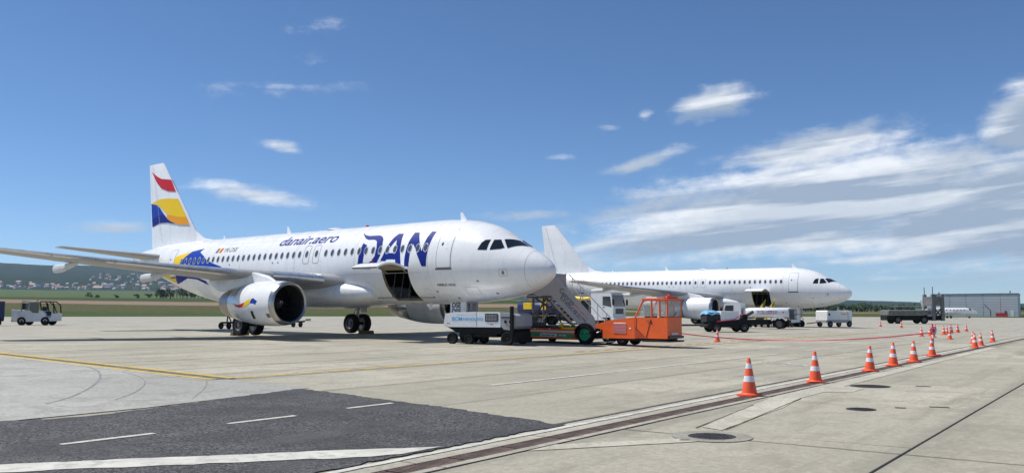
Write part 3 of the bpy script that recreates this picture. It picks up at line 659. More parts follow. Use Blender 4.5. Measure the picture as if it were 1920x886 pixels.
def airliner(name, loc, yaw, pitch, livery):
    t = empty(name, loc, yaw, pitch)
    # fuselage shell with the forward hold opening left open
    ss = sorted(set([0, .02, .06, .1, .15, .25, .4, .6, .8] + [1 + .2 * k for k in range(0, 28)] + [7.0, CARGO[0], 8.3, CARGO[1]] + [9.6 + .8 * k for k in range(19)] + [24.5 + .5 * k for k in range(26)] + [37.5]))
    step = 360 / NSEG; m = MB(); vs = []; fs = []; mi = []
    for s in ss:
        for k in range(NSEG):
            th = k * step; vs.append(fpt(s, th if th <= 180 else 360 - th, -1 if th <= 180 else 1))
    for i in range(len(ss) - 1):
        for k in range(NSEG):
            if CARGO[0] <= ss[i] < CARGO[1] - .01 and TH0 <= k * step < TH1: continue
            k2 = (k + 1) % NSEG; fs.append((i * NSEG + k, i * NSEG + k2, (i + 1) * NSEG + k2, (i + 1) * NSEG + k))
    m.add(vs, fs, 0, True); fus = m.build('fuselage', M_white, t, 180)
    m = MB(); m.lathe([(-37.5, .2), (-37.62, .17), (-37.5, .14), (-37.2, .12)], (0, 0, 4.95), 'x', 20); m.build('exhaust_pipe', M_nozzle, t)
    # hold: lining, floor, frame and the door swung up
    m = MB(); ths = [TH0 + (TH1 - TH0) * k / 15 for k in range(16)]
    a0, a1 = CARGO
    for i in range(15):
        for s0, s1 in ((a0, a1),):
            p = [fpt(s0, ths[i]), fpt(s0, ths[i + 1]), fpt(s1, ths[i + 1]), fpt(s1, ths[i])]
        for s_ in (a0, a1):
            o1, o2 = Vector(fpt(s_, ths[i])), Vector(fpt(s_, ths[i + 1])); c = Vector((-s_, 0, 3.78)); m.add([o1, o2, o2 + (c - o2).normalized() * .16, o1 + (c - o1).normalized() * .16], [(0, 1, 2, 3)], 0)
    for th in (TH0, TH1):
        o1, o2 = Vector(fpt(a0, th)), Vector(fpt(a1, th)); c = Vector((0, 0, 3.78)); d_ = Vector((0, -o1.y, 3.78 - o1.z)).normalized() * .16; m.add([o1, o2, o2 + d_, o1 + d_], [(0, 1, 2, 3)], 0)
    m.build('hold_frame', M_cargo, t)
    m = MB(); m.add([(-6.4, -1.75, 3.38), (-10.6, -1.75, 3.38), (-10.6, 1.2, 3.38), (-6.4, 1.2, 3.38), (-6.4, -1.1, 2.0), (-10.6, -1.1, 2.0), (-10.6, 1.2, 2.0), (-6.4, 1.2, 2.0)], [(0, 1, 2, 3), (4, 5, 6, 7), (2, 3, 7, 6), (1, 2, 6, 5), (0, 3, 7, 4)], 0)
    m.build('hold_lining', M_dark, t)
    m = MB()
    for s_ in (7.75, 8.3, 8.9): m.tube([(-s_, -1.5, 2.05), (-s_, -1.3, 3.3)], .025, 6)
    m.build('cargo_net', M_dgrey, t)
    hinge = Vector(fpt(a0, TH0)); rings = []
    ang = R(-128)
    for th in ths:
        ring = []
        for off, s_ in ((0, a0 + .03), (0, a1 - .03), (-.09, a1 - .06), (-.09, a0 + .06)):
            p = Vector(fpt(s_, th)); rad = Vector((0, p.y, p.z - 3.78)).normalized(); p = p + rad * off
            dy, dz_ = p.y - hinge.y, p.z - hinge.z
            ring.append((p.x, hinge.y - .03 + dy * math.cos(ang) - dz_ * math.sin(ang), hinge.z + .05 + dy * math.sin(ang) + dz_ * math.cos(ang)))
        rings.append(ring)
    m = MB(); m.loft(rings, 0, True, True)
    for k, f in enumerate(m.f): pass
    cd = m.build('cargo_door', [M_white, M_cargo], t, 30)
    for p in cd.data.polygons:
        if p.normal.z < -.35: p.material_index = 1
    m = MB(); m.tube([(-a1 + .25, -1.75, 3.2), (-a1 + .25, -2.5, 3.58)], .03, 6); m.tube([(-a0 - .2, -1.75, 3.2), (-a0 - .2, -2.5, 3.58)], .03, 6); m.build('door_strut', M_steel, cd)
    m = MB(); m.box(-9.05, -9.0, -2.76, -2.71, 3.72, 3.9); m.build('door_lock_handle', mat('handle_red', (.25, .015, .02), .5), cd)
    # cockpit glazing: three panes each side
    panes = [[(3.24, 4.17), (3.14, 4.50), (3.02, 4.63), (2.80, 4.64), (2.79, 4.15)], [(2.65, 4.15), (2.66, 4.63), (2.42, 4.64), (2.06, 4.24), (2.20, 4.19)], None]
    for side in (-1, 1):
        for pl in panes[:2]: decal('cockpit_window', flat_mesh([pl]), lambda p, q: fskin(p, q, .012, side), M_glass, t, .06)
        # windscreen: a quad stretched over the brow, from the side post to the centre post
        A_, B_, C_, D_ = Vector(fskin(2.32, 4.64, 0)), Vector((-1.93, -.06, fprof(1.93)[0] - .03)), Vector((-1.40, -.06, fprof(1.40)[0] - .02)), Vector(fskin(1.95, 4.22, 0))
        vs = []; N = 8
        for i in range(N + 1):
            for j in range(N + 1):
                u, v = i / N, j / N; p = (A_ * (1 - u) + B_ * u) * (1 - v) + (D_ * (1 - u) + C_ * u) * v
                s_ = -p.x; zt, zb, w, zm = fprof(s_); th = math.atan2(abs(p.y) / w, (p.z - zm) / (zt - zm)); k = 1.012
                vs.append((p.x + .012, side * abs(w * k * math.sin(th)), zm + (zt - zm) * k * math.cos(th) + .004))
        m = MB(); m.add(vs, [(i * (N + 1) + j, i * (N + 1) + j + 1, (i + 1) * (N + 1) + j + 1, (i + 1) * (N + 1) + j) for i in range(N) for j in range(N)], 0, True); m.build('windscreen', M_glass, t, 180)
    # cabin windows
    oval = lambda s, z, a, b, n=14: [(s + a * math.cos(2 * math.pi * k / n), z + b * math.sin(2 * math.pi * k / n)) for k in range(n)]
    wins = [6.23 + .533 * k for k in range(15)] + [14.48, 15.32] + [15.95 + .533 * k for k in range(24)]
    for side in (-1, 1):
        for s_ in wins:
            o = decal('window', flat_mesh([oval(s_, 4.38, .155, .225)]), lambda p, q: fskin(p, q, .007, side), M_rim, t, None)
            decal('pane', flat_mesh([oval(s_, 4.38, .115, .18)]), lambda p, q: fskin(p, q, .011, side), M_pane, o, None)
    # doors and hatches
    def outline(nm, s0, s1, z0, z1, r, w, mt, par, side, off=.008): return decal(nm, flat_mesh([rrect(s0, s1, z0, z1, r), rrect(s0 + w, s1 - w, z0 + w, z1 - w, max(.01, r - w))]), lambda p, q: fskin(p, q, off, side), mt, par, .15)
    for side in (-1, 1):
        for s0, s1, z0, z1 in ((4.62, 5.50, 3.38, 5.25), (29.2, 30.0, 3.44, 5.2)):
            d = decal('door', flat_mesh([rrect(s0 + .02, s1 - .02, z0 + .02, z1 - .02, .1)]), lambda p, q: fskin(p, q, .009, side), M_white, t, .12)
            outline('door_seal', s0, s1, z0, z1, .12, .028, M_line, d, side, .010)
            decal('sill', flat_mesh([rrect(s0 - .06, s1 + .06, z0 - .09, z0 + .0, .04)]), lambda p, q: fskin(p, q, .022, side), M_sill, d, .12)
            decal('port_hole', flat_mesh([oval((s0 + s1) / 2 + .15, z0 + 1.12, .06, .085)]), lambda p, q: fskin(p, q, .013, side), M_pane, d, None)
            decal('handle', flat_mesh([rrect((s0 + s1) / 2 - .16, (s0 + s1) / 2 - .13, z0 + .85, z0 + 1.15, .01)]), lambda p, q: fskin(p, q, .013, side), M_line2, d, None)
        for s_ in (14.48, 15.32):
            outline('overwing_exit', s_ - .27, s_ + .27, 3.86, 4.86, .14, .022, M_line, t, side, .0075)
        outline('hatch', 11.9, 12.1, 2.3, 2.45, .03, .01, M_line2, t, side); outline('hatch', 3.4, 4.1, 2.15, 2.5, .05, .012, M_line2, t, side); outline('hatch', 6.3, 6.75, 2.2, 2.42, .08, .014, M_line2, t, side)
        pl = outline('static_plate', 1.72, 2.1, 2.94, 3.26, .05, .02, M_line2, t, side); decal('static_port', flat_mesh([rrect(1.86, 1.97, 3.03, 3.18, .01)]), lambda p, q: fskin(p, q, .012, side), mat('port_metal', (.25, .2, .18), .4, .7), pl, None)
        for s_, z in ((3.25, 2.75), (4.9, 2.0), (5.9, 2.3), (2.6, 2.2), (22.6, 4.02), (17.8, 4.0), (18.3, 4.0)): decal('drain_hole', flat_mesh([oval(s_, z, .07, .04)]), lambda p, q: fskin(p, q, .008, side), M_line, t, None)
    rs = [(1.02, k * 7.5) for k in range(48)]
    m = MB()
    for (a, b) in (((1.0 + .0, 0), 0),):
        n = 48; vs = []
        for k in range(n):
            for e in (-.008, .008):
                zt, zb, w, zm = fprof(1.0 + e); a_ = 2 * math.pi * k / n; c_ = math.cos(a_); vs.append((-1.0 - e + .004, 1.004 * w * math.sin(a_), zm + 1.004 * (zt - zm if c_ > 0 else zm - zb) * c_))
        m.add(vs, [(2 * k, 2 * k + 1, (2 * k + 3) % (2 * n), (2 * k + 2) % (2 * n)) for k in range(n)], 0, True)
    m.build('radome_seam', M_line2, t)
    for side in (-1, 1):
        for s_ in (6.05, 11.3, 16.3, 21.5, 24.6, 27.9, 31.5): decal('skin_seam', flat_mesh([[(s_, 1.95 if s_ < 25 else F_bot(s_) + .25), (s_ + .018, 1.95 if s_ < 25 else F_bot(s_) + .25), (s_ + .018, F_top(s_) - .06), (s_, F_top(s_) - .06)]]), lambda p, q: fskin(p, q, .004, side), M_seam, t, .12)
        for z_ in (3.2, 5.3): decal('skin_seam', flat_mesh([[(6.6, z_), (24, z_), (24, z_ + .014), (6.6, z_ + .014)]]), lambda p, q: fskin(p, q, .004, side), M_seam, t, .5)
    # antennas and beacon along the crown
    def blade(s, h, c, z=None, up=1):
        m = MB(); z0 = (F_top(s) - .02) if up > 0 else (F_bot(s) + .02)
        m.loft([[(-s - c * x, c * .5 * y, z0) for x, y in airfoil(8, .16)], [(-s - c * .75 - c * .35 * x, c * .35 * .5 * y, z0 + up * h) for x, y in airfoil(8, .16)]], 0); m.build('antenna', M_white, t)
    blade(5.3, .42, .42); blade(19.3, .45, .4); blade(26.2, .26, .2); blade(7.5, .3, .3, up=-1)
    m = MB(); m.lathe([(0, .12), (.07, .1), (.11, .04), (.12, .001)], (-12.6, 0, 5.84), 'z', 14); m.build('beacon', M_lens, t)
    m = MB(); m.lathe([(0, .5), (.07, .42), (.12, .2), (.13, .001)], (-15.2, 0, 5.82), 'z', 20); m.build('satcom_dome', M_white, t)
    # belly fairing
    m = MB(); rings = []
    for k in range(25):
        u = k / 24; s = 10.4 + 11.4 * u; e = max(1e-3, math.sin(math.pi * min(1, u * 2.4) / 2) if u < .42 else math.cos(math.pi * (u - .42) / 1.16)) ** .62
        w = 1.55 + .82 * e; zt = 2.55 + .62 * e; zb = 1.88 - .42 * e; zm = 2.25; ring = []
        for j in range(40):
            a = 2 * math.pi * j / 40; c, sn = math.cos(a), math.sin(a); ring.append((-s, w * math.copysign(abs(sn) ** .72, sn), zm + (zt - zm if c > 0 else zm - zb) * math.copysign(abs(c) ** .8, c)))
        rings.append(ring)
    m.loft(rings, 0); m.build('belly_fairing', M_fair, t, 60)
    # wings, slats, flap track fairings
    for sd in (-1, 1):
        wg = lifting('wing', [(a, sd * b, c, d, e) for a, b, c, d, e in WING], [M_wing], t, INC)
        m = MB(); rings = []
        for l in (2.6, 4.9):
            pass
        for l0, l1 in ((2.7, 5.0), (6.6, 9.0), (9.05, 11.4), (11.45, 13.8), (13.85, 16.3)):
            m = MB(); rings = []
            for l in (l0, l1):
                s, _, z, c, tk = wing_at(l); sec = [(x, y) for x, y in airfoil(14, tk) if x < .14]
                rings.append([(-s + .012 - c * x, sd * l, z + c * y * 1.03 - INC * c * x) for x, y in sec])
            m.loft(rings, 0, False, False); m.build('slat', M_slat, wg, 60)
        for l, L in ((4.0, 2.6), (8.4, 3.3), (12.3, 2.9)):
            s, _, z, c, tk = wing_at(l); m = MB(); rings = []
            for k in range(13):
                u = k / 12; r_ = .2 * (min(1, max(.0, u / .8)) ** .6 if u < .97 else .86) + .012; x0 = s + c * .42 + u * L
                zc_ = z - INC * c * (.42 + u * L / c) - .06 - .20 * min(1, u * 1.5)
                rings.append([(-x0, sd * l + r_ * .55 * math.sin(2 * math.pi * j / 16), zc_ + r_ * math.copysign(abs(math.cos(2 * math.pi * j / 16)) ** .8, math.cos(2 * math.pi * j / 16))) for j in range(16)])
            m.loft(rings, 0); m.build('flap_track_fairing', M_flapf, wg, 50)
        for la, lb, f0 in ((2.3, 6.3, .78), (6.45, 12.9, .74)):
            m = MB(); rings = []
            for l in (la, lb):
                s, _, z, c, tk = wing_at(l); sec = [(x, y) for x, y in airfoil(14, tk) if x > f0]; top = [q for q in sec if q[1] >= 0]; bot = [q for q in sec if q[1] < 0]
                rings.append([(-s - c * x - .02, sd * l, z + c * y * 1.06 - .006 - INC * c * x) for x, y in bot])
            m.loft(rings, 0, False, False); m.build('flap', M_slat, wg, 60)
        # tailplane
        lifting('tailplane', [(31.2, sd * .5, 4.78, 4.3, .10), (35.0, sd * 6.22, 5.36, 1.35, .09)], [M_wing], t)
        # engine
        ec = (-11.4, sd * 5.75, 1.70)
        m = MB(); m.lathe([(-.30, .86), (-.12, .85), (-.03, .875), (0, .93), (-.04, .985), (-.14, 1.02), (-.30, 1.042)], ec, 'x', 56)
        en = m.build('engine', M_lip, t, 60)
        m = MB(); m.lathe([(-.30 - .1 * k, F_nac(.30 + .1 * k)) for k in range(0, 29)], ec, 'x', 56); m.build('cowl', M_white, en, 60)
        m = MB(); m.lathe([(-3.1 - .15 * k, F_nac(3.1 + .15 * k) + .002) for k in range(0, 7)], ec, 'x', 48); m.build('cowl_band', M_band, en, 60)
        m = MB(); m.lathe([(-4.0 - .11 * k, F_nac(4.0 + .11 * k) + .001) for k in range(0, 11)] + [(-5.05, .58), (-4.2, .6)], ec, 'x', 48); m.lathe([(-4.2, .6), (-4.2, .3), (-5.4, .1), (-5.5, .001)], ec, 'x', 24); m.build('nozzle', M_nozzle, en, 60)
        m = MB(); m.lathe([(-.30, .86), (-.7, .83), (-1.25, .84)], ec, 'x', 48); m.build('inlet_duct', M_gear, en, 60)
        m = MB(); m.lathe([(-1.25, .84), (-1.25, .26)], ec, 'x', 32); m.build('fan_backing', M_dark, en)
        m = MB()
        for k in range(22):
            a = 2 * math.pi * k / 22; e1 = Vector((0, math.cos(a), math.sin(a))); e2 = Vector((0, -math.sin(a), math.cos(a))); c = Vector(ec)
            m.add([c + Vector((-1.05, 0, 0)) + e1 * .27 - e2 * .03, c + Vector((-1.2, 0, 0)) + e1 * .27 + e2 * .05, c + Vector((-1.18, 0, 0)) + e1 * .82 + e2 * .15, c + Vector((-1.0, 0, 0)) + e1 * .82 - e2 * .03], [(0, 1, 2, 3)])
        m.build('fan', M_fan, en)
        m = MB(); m.lathe([(-1.2, .28), (-1.0, .25), (-.8, .15), (-.66, .04), (-.64, .001)], ec, 'x', 24)
        sp_ = m.build('spinner', M_dgrey, en); m = MB(); m.tube([(ec[0] - .80, ec[1] + .15, ec[2] + .02), (ec[0] - .76, ec[1] + .08, ec[2] + .11), (ec[0] - .72, ec[1] - .05, ec[2] + .09), (ec[0] - .69, ec[1] - .06, ec[2] + .01)], .018, 5); m.build('spinner_spiral', M_rim, sp_)
        # pylon
        m = MB(); rings = []
        for s_, z0, z1, w in ((12.6, 2.65, 2.80, .03), (13.2, 2.55, 3.05, .17), (14.3, 2.5, 3.25, .22), (15.5, 2.45, 3.15, .22), (17.2, 2.3, 3.0, .18), (18.4, 2.75, 2.95, .05)): rings.append([(-s_, sd * 5.75 + x, z) for x, z in ((-w, z0), (w, z0), (w, z1 - .05), (w * .5, z1), (-w * .5, z1), (-w, z1 - .05))])
        m.loft(rings, 0); m.build('pylon', M_fair, en, 50)
        # main gear
        g_ = MB(); gx, gy = -17.71, sd * 3.8
        g_.tube([(gx, gy, .55), (gx, gy, 1.5)], .10, 14); g_.tube([(gx, gy, 1.4), (gx + .1, gy, 2.9)], .16, 14); gear = g_.build('main_gear', M_steel, t)
        g_ = MB(); g_.tube([(gx, gy - .5, .58), (gx, gy + .5, .58)], .09, 10); g_.build('axle', M_gear, gear)
        g_ = MB(); g_.tube([(gx + .1, gy, 1.6), (gx + .15, gy - sd * 1.6, 2.5)], .07, 8); g_.tube([(gx - .14, gy, 1.45), (gx - .42, gy, 1.05), (gx - .14, gy, .66)], .045, 6); g_.build('side_stay', M_gear, gear)
        g_ = MB(); g_.box(gx - .55, gx + .5, gy + sd * .28, gy + sd * .33, 1.25, 2.8, c=.02); g_.build('gear_door', M_fair, gear)
        for q in (-.46, .46): wheel(gear, gx, gy + q, .58, .42, M_rimgrey, -1 if q < 0 else 1)
    # nose gear
    ng = -5.07; g_ = MB(); g_.tube([(ng, 0, .2), (ng, 0, 1.0)], .075, 12); g_.tube([(ng, 0, .9), (ng + .05, 0, 1.95)], .11, 12); gear = g_.build('nose_gear', M_steel, t)
    g_ = MB(); g_.tube([(ng, 0, 1.2), (ng - 1.0, 0, 1.85)], .06, 8); g_.tube([(ng + .12, 0, .95), (ng + .36, 0, .65), (ng + .1, 0, .35)], .035, 6); g_.tube([(ng, -.3, .25), (ng, .3, .25)], .06, 8); g_.build('drag_stay', M_gear, gear)
    for sd in (-1, 1):
        wheel(gear, ng, sd * .25, .38, .22, M_rimgrey, sd, z=.25)
        g_ = MB(); g_.box(ng - .9, ng + .15, sd * .42 - .015, sd * .42 + .015, 1.2, 1.86, c=.01); d = g_.build('gear_door', M_white, gear)
        if livery and sd < 0:
            for k, tx in enumerate(('DSE', 'DSE')): decal('lettering', flat_mesh(None, tx, .34, 0, .012), lambda p, q: (ng - .78 + p, -.42 - .018, 1.60 - k * .3 + q - .05), M_print, d, None)
        g_ = MB(); g_.lathe([(0, .09), (.06, .09)], (ng + .14, sd * .16, 1.15), 'x', 14); g_.build('taxi_light', M_rim, gear)
    # fin with dorsal fillet
    m = MB(); secs = [(28.9, 5.62, 6.5, .10), (29.55, 6.35, 5.92, .10), (34.15, 11.48, 2.03, .09), (34.25, 11.58, 1.95, .05)]
    m.loft([[(-s - c * x, c * y, z) for x, y in airfoil(14, tk)] for s, z, c, tk in secs], 0); fin = m.build('fin', M_white, t, 50)
    m = MB(); m.loft([[(-27.0, y * .02, 5.80) for y in (-1, 0, 1)], [(-28.6, -.10, 5.82), (-28.6, 0, 6.0), (-28.6, .10, 5.82)], [(-29.7, -.2, 5.8), (-29.7, 0, 6.55), (-29.7, .2, 5.8)], [(-30.6, -.3, 5.8), (-30.6, 0, 7.3), (-30.6, .3, 5.8)]], 0); m.build('dorsal_fillet', M_white, fin, 80)
    for sd in (-1, 1):
        decal('rudder_seam', flat_mesh([[(33.75, 6.0), (33.78, 6.0), (35.58, 11.4), (35.55, 11.4)]]), lambda p, q: (-p, sd * (fin_half(p, q) + .012), q), M_line2, fin, .3)
    if not livery:
        m = MB(); m.loft([[(-29.6 + .012, y, 6.35) for y in (-.03, .03)], [(-34.12 + .012, y, 11.4) for y in (-.02, .02)]], 0, False, False); m.build('fin_leading_edge', M_sill, fin)
        return t
    # ---------------- painted livery
    sk = lambda off: (lambda p, q: fskin(p, q, off))
    D_ = [(10.9, 4.8), (10.54, 4.67), (10.59, 4.21), (10.63, 3.76), (10.22, 3.76), (9.95, 3.87), (9.77, 4.1), (9.75, 4.51), (9.88, 4.81), (10.01, 4.91), (10.23, 4.95), (10.58, 4.95), (10.88, 5.03), (11.15, 5.19), (11.41, 5.37), (11.08, 5.24), (10.73, 5.18), (9.94, 5.17), (9.67, 5.09), (9.48, 4.93), (9.36, 4.6), (9.36, 4.09), (9.57, 3.77), (9.87, 3.56), (10.15, 3.46), (11.05, 3.49), (11.01, 3.85), (10.99, 4.19), (10.93, 4.56)]
    A_ = [(8.56, 5.18), (8.18, 5.16), (8.09, 4.84), (7.96, 4.36), (7.9, 4.0), (7.86, 3.72), (7.87, 3.58), (8.23, 3.64), (8.25, 3.87), (8.86, 3.89), (8.95, 3.81), (9.33, 3.83), (9.15, 4.12), (8.94, 4.59), (8.75, 4.97)]
    Ah = [(8.45, 4.86), (8.77, 4.43), (8.88, 4.21), (8.32, 4.19), (8.33, 4.52)]
    N_ = [(7.41, 5.18), (7.07, 5.16), (6.82, 4.78), (6.46, 4.2), (6.4, 4.55), (6.34, 4.9), (6.24, 5.17), (5.91, 5.15), (5.99, 4.85), (6.04, 4.46), (6.09, 4.08), (6.14, 3.48), (6.43, 3.49), (6.6, 3.82), (6.91, 4.32), (7.16, 4.6), (7.23, 4.23), (7.27, 3.84), (7.33, 3.49), (7.62, 3.52), (7.6, 3.85), (7.56, 4.24), (7.51, 4.7)]
    for sp in ([D_], [A_, Ah], [N_]): decal('title_letter', flat_mesh(sp), sk(.005), M_navy, t)
    me = flat_mesh(None, 'danair.aero', 1.0, .32, .014); x1 = max(v.co.x for v in me.vertices); y1 = max(v.co.y for v in me.vertices)
    decal('web_lettering', me, lambda p, q: fskin(18.35 - p / x1 * 5.15, 4.97 + q / y1 * .50, .006), M_navy, t)
    for k, mt in enumerate((M_blue, M_yellow, M_red)): decal('flag_stripe', flat_mesh([[(24.52 - k * .2, 4.79), (24.32 - k * .2, 4.79), (24.22 - k * .2, 5.07), (24.42 - k * .2, 5.07)]]), sk(.006), mt, t)
    me = flat_mesh(None, 'YR-DSE', 1.0, .25, .0); x1 = max(v.co.x for v in me.vertices); y1 = max(v.co.y for v in me.vertices)
    decal('registration', me, lambda p, q: fskin(23.75 - p / x1 * 1.5, 4.80 + q / y1 * .26, .006), M_print, t)
    me = flat_mesh(None, 'AIRBUS A320', 1.0, 0, .02); x1 = max(v.co.x for v in me.vertices); y1 = max(v.co.y for v in me.vertices)
    decal('type_lettering', me, lambda p, q: fskin(5.72 - p / x1 * 1.15, 2.55 + q / y1 * .11, .006), M_print, t)
    yel = [(29.61, 4.36), (29.59, 4.59), (28.79, 4.79), (27.33, 5.0), (27.89, 4.67), (28.32, 4.28), (28.7, 3.89), (28.99, 3.56), (29.52, 2.98), (30.13, 3.16), (31.96, 3.57), (30.12, 3.84)]
    blu = [(28.32, 4.28), (27.89, 4.67), (27.33, 5.0), (26.11, 5.15), (26.33, 4.92), (25.68, 4.65), (25.23, 4.4), (24.35, 4.14), (23.36, 3.91), (24.29, 3.85), (28.8, 3.89)]
    nav = [(28.8, 3.89), (26.1, 3.8), (24.28, 3.8), (25.8, 3.55), (26.19, 3.33), (25.26, 3.11), (25.02, 2.84), (26.25, 3.21), (27.41, 3.31), (28.55, 3.08), (29.52, 2.98), (28.99, 3.56)]
    for nm, pl, mt in (('yellow_band', yel, M_yellow), ('blue_band', blu, M_blue), ('navy_band', nav, M_navy)): decal(nm, flat_mesh([pl]), sk(.005), mt, t)
    fp = dict(red=([(35.75, 11.06), (34.82, 10.64), (34.23, 10.43), (33.06, 10.28), (32.35, 9.4), (33.27, 9.51), (34.18, 9.76), (34.9, 10.23)], M_red), yellow=([(35.7, 8.78), (34.58, 8.99), (33.23, 8.98), (31.95, 8.85), (30.78, 7.54), (31.61, 7.6), (33.15, 7.87), (33.96, 8.33), (34.55, 8.61)], M_yellow), amber=([(33.15, 7.87), (31.61, 7.6), (30.78, 7.54), (30.32, 6.98), (31.57, 7.08), (32.56, 7.32), (33.13, 7.64)], M_orange),
              blue=([(35.7, 8.78), (34.96, 8.66), (34.31, 8.42), (33.64, 7.91), (34.04, 7.87), (34.83, 7.81), (35.5, 7.61)], M_blue), navy=([(35.5, 7.61), (34.83, 7.81), (33.64, 7.91), (32.9, 7.45), (31.9, 7.14), (33.1, 7.29), (34.22, 7.32), (35.4, 7.11)], M_navy))
    for nm, (pl, mt) in fp.items():
        for sd in (-1, 1): decal(nm + '_swoosh', flat_mesh([pl]), lambda p, q: (-p, sd * (fin_half(p, q) + .010), q), mt, fin, .15)
    nl = dict(red=([(3.3, .8), (3.05, -4.4), (2.68, -4.2), (2.15, 2.3), (2.39, -11), (2.8, -11.9), (3.1, -7.8)], M_red), yellow=([(2.15, 2.3), (1.94, 8.2), (1.6, 10.9), (1.72, -.1), (2.0, -7.1), (2.39, -11)], M_yellow), blue=([(1.6, 10.9), (1.46, 12.8), (1.25, 8), (1.1, 4.5), (1.21, 1.1), (1.24, -3.5), (1.45, -.1), (1.72, -.5)], M_blue), vent=([(1.72, -19.7), (1.52, -19.6), (1.56, -41.9), (1.79, -44)], M_dark), plate=([(.59, -27.3), (.33, -27.5), (.33, -39.1), (.59, -40.6)], M_nozzle))
    for en in [o for o in t.children if o.name.startswith('engine')]:
        sy = -1 if en.data.vertices[0].co.y < 0 else 1
        for nm, (pl, mt) in nl.items(): decal('cowl_' + nm, flat_mesh([[(a, b / 40) for a, b in pl]]), lambda p, q: (-11.4 - p, sy * (5.75 + (F_nac(p) + .006) * math.cos(R(q * 40))), 1.70 + (F_nac(p) + .006) * math.sin(R(q * 40))), mt, en, .06)
    return t
PITCH = R(.4)
plane1 = airliner('airliner', (1.885, 38.774, -17.71 * math.sin(PITCH)), R(-39.5), PITCH, True)
tag(plane1, 'white airliner with DAN lettering and a red, yellow and blue tail fin', 'airliner')
plane2 = airliner('airliner', (32.618, 83.675, -17.71 * math.sin(PITCH)), R(-36.54), PITCH, False)
tag(plane2, 'plain all white airliner without titles parked behind the orange stair truck', 'airliner')

# ------------------------------------------------------------------ vehicles (local x forward, y left, z up)
def root(name, x, y, heading, label, cat, group=None):
    o = empty(name, (x, y, gz(x, y)), R(heading)); return tag(o, label, cat, group)
def part(name, material, parent, *boxes, c=.015):
    m = MB()
    for b in boxes: m.box(*b, c=c)
    return m.build(name, material, parent)
def side_text(name, txt, x0, x1, z0, h, y, material, parent, sgn=-1, slope=0.0, bold=.02):
    """lettering on a side wall at y, reading left to right for someone facing that side; slope in metres of z per metre of x"""
    me = flat_mesh(None, txt, 1.0, 0, bold); w = max(v.co.x for v in me.vertices); t = max(v.co.y for v in me.vertices)
    f = (lambda p, q: (x0 + (x1 - x0) * p / w, y, z0 + h * q / t + slope * (x1 - x0) * p / w))
    return decal(name, me, f, material, parent, None)

def small_print(name, x0, x1, z0, h, y, material, parent, slope=0.0, seed=1):
    """print too small to read: a row of short uneven strokes"""
    rn = random.Random(seed); m = MB(); d = 1 if x1 > x0 else -1; x = x0
    while (x1 - x) * d > h * .3:
        w = h * rn.uniform(.25, .6) * d; k = rn.uniform(.7, 1.0); q = slope * (x - x0); e = slope * w
        m.add([(x, y, z0 + q), (x + w, y, z0 + q + e), (x + w, y, z0 + h * k + q + e), (x, y, z0 + h * k + q)], [(0, 1, 2, 3)]); x += w + d * h * rn.choice((.16, .2, .5))
    return m.build(name, material, parent)

# --- orange self-propelled stair truck
t = root('stair_truck', 4.05, 41.24, -40, 'orange stair truck with grey boarding stairs and green wheel rims', 'stair truck')
m = MB(); m.prism([(-4.35, .30), (-.55, .22), (-.55, .70), (-4.35, .76)], -1.12, 1.12); deck = m.build('deck', M_vorange, t)
m = MB(); m.prism([(-4.33, .585), (-.56, .52), (-.56, .61), (-4.33, .665)], -1.126, -1.1); m.build('cream_stripe', M_cream, deck)
m = MB(); m.prism([(-3.35, .36), (-.62, .29), (-.62, .46), (-3.35, .53)], -1.124, -1.1); gs = m.build('green_panel', M_green, deck)
m = MB(); m.prism([(-2.6, .355), (-1.62, .33), (-1.55, .475), (-2.53, .50)], -1.128, -1.11); m.build('white_panel', M_vwhite, deck)
small_print('small_print', -2.5, -1.66, .385, .07, -1.131, M_print, deck, -.022, 2); small_print('small_print', -1.45, -1.0, .37, .09, -1.128, M_vwhite, deck, -.02, 3)
part('deck_gear', M_dgrey, deck, (-3.9, -2.2, -.7, .8, .76, .86), (-2.1, -.7, -.9, .9, .72, .82), (-3.2, -2.6, -1.0, -.6, .77, 1.0)); part('yellow_bracket', M_vyellow, deck, (-1.35, -.6, -1.1, -.98, .68, .78), (-1.5, -1.3, -1.05, -.9, .78, .93))
part('marker_lamp', M_vwhite, deck, (-2.95, -2.87, -1.135, -1.08, .66, .74), (-2.05, -1.97, -1.135, -1.08, .645, .73))
part('rear_bumper', M_vwhite, deck, (-4.5, -4.36, -1.0, 1.0, .3, .72))
part('chassis', M_black, t, (-.6, 1.3, -.75, .75, .3, .62), (1.2, 4.0, -.9, .4, .22, .36), (-4.2, -.5, -.8, .8, .2, .3))
m = MB(); m.lathe([(-.16, .50), (-.16, .54), (.16, .54), (.16, .50)], (0, -.98, .45), 'y', 20, a0=15, a1=185); m.build('mudguard', M_black, t)
for x, y, r, w in ((0, -.98, .45, .3), (0, .98, .45, .3), (-3.45, -.98, .24, .2), (-3.45, .98, .24, .2)): wheel(t, x, y, r, w, M_green, -1 if y < 0 else 1, rim=.62)
for y in (-.75, .3): wheel(t, 1.85, y, .3, .24, M_rimgrey, -1 if y < 0 else 1)
m = MB(); m.prism([(.62, .80), (.62, .92), (1.35, 1.12), (2.72, 1.26), (2.72, .32), (1.02, .32), (1.02, .68)], -1.12, .25); hood = m.build('hood', M_vorange, t)
part('radiator_grille', M_cream, hood, (1.62, 2.28, -1.135, -1.11, .55, 1.02)); m = MB()
for k in range(7): m.box(1.62, 2.28, -1.15, -1.13, .57 + k * .065, .595 + k * .065)
m.build('grille_slat', M_tape, hood); part('grille_frame', M_vorange, hood, (1.58, 2.32, -1.128, -1.105, .50, .56)); part('filler_cap', M_vwhite, hood, (2.45, 2.53, -1.14, -1.1, .72, .80))
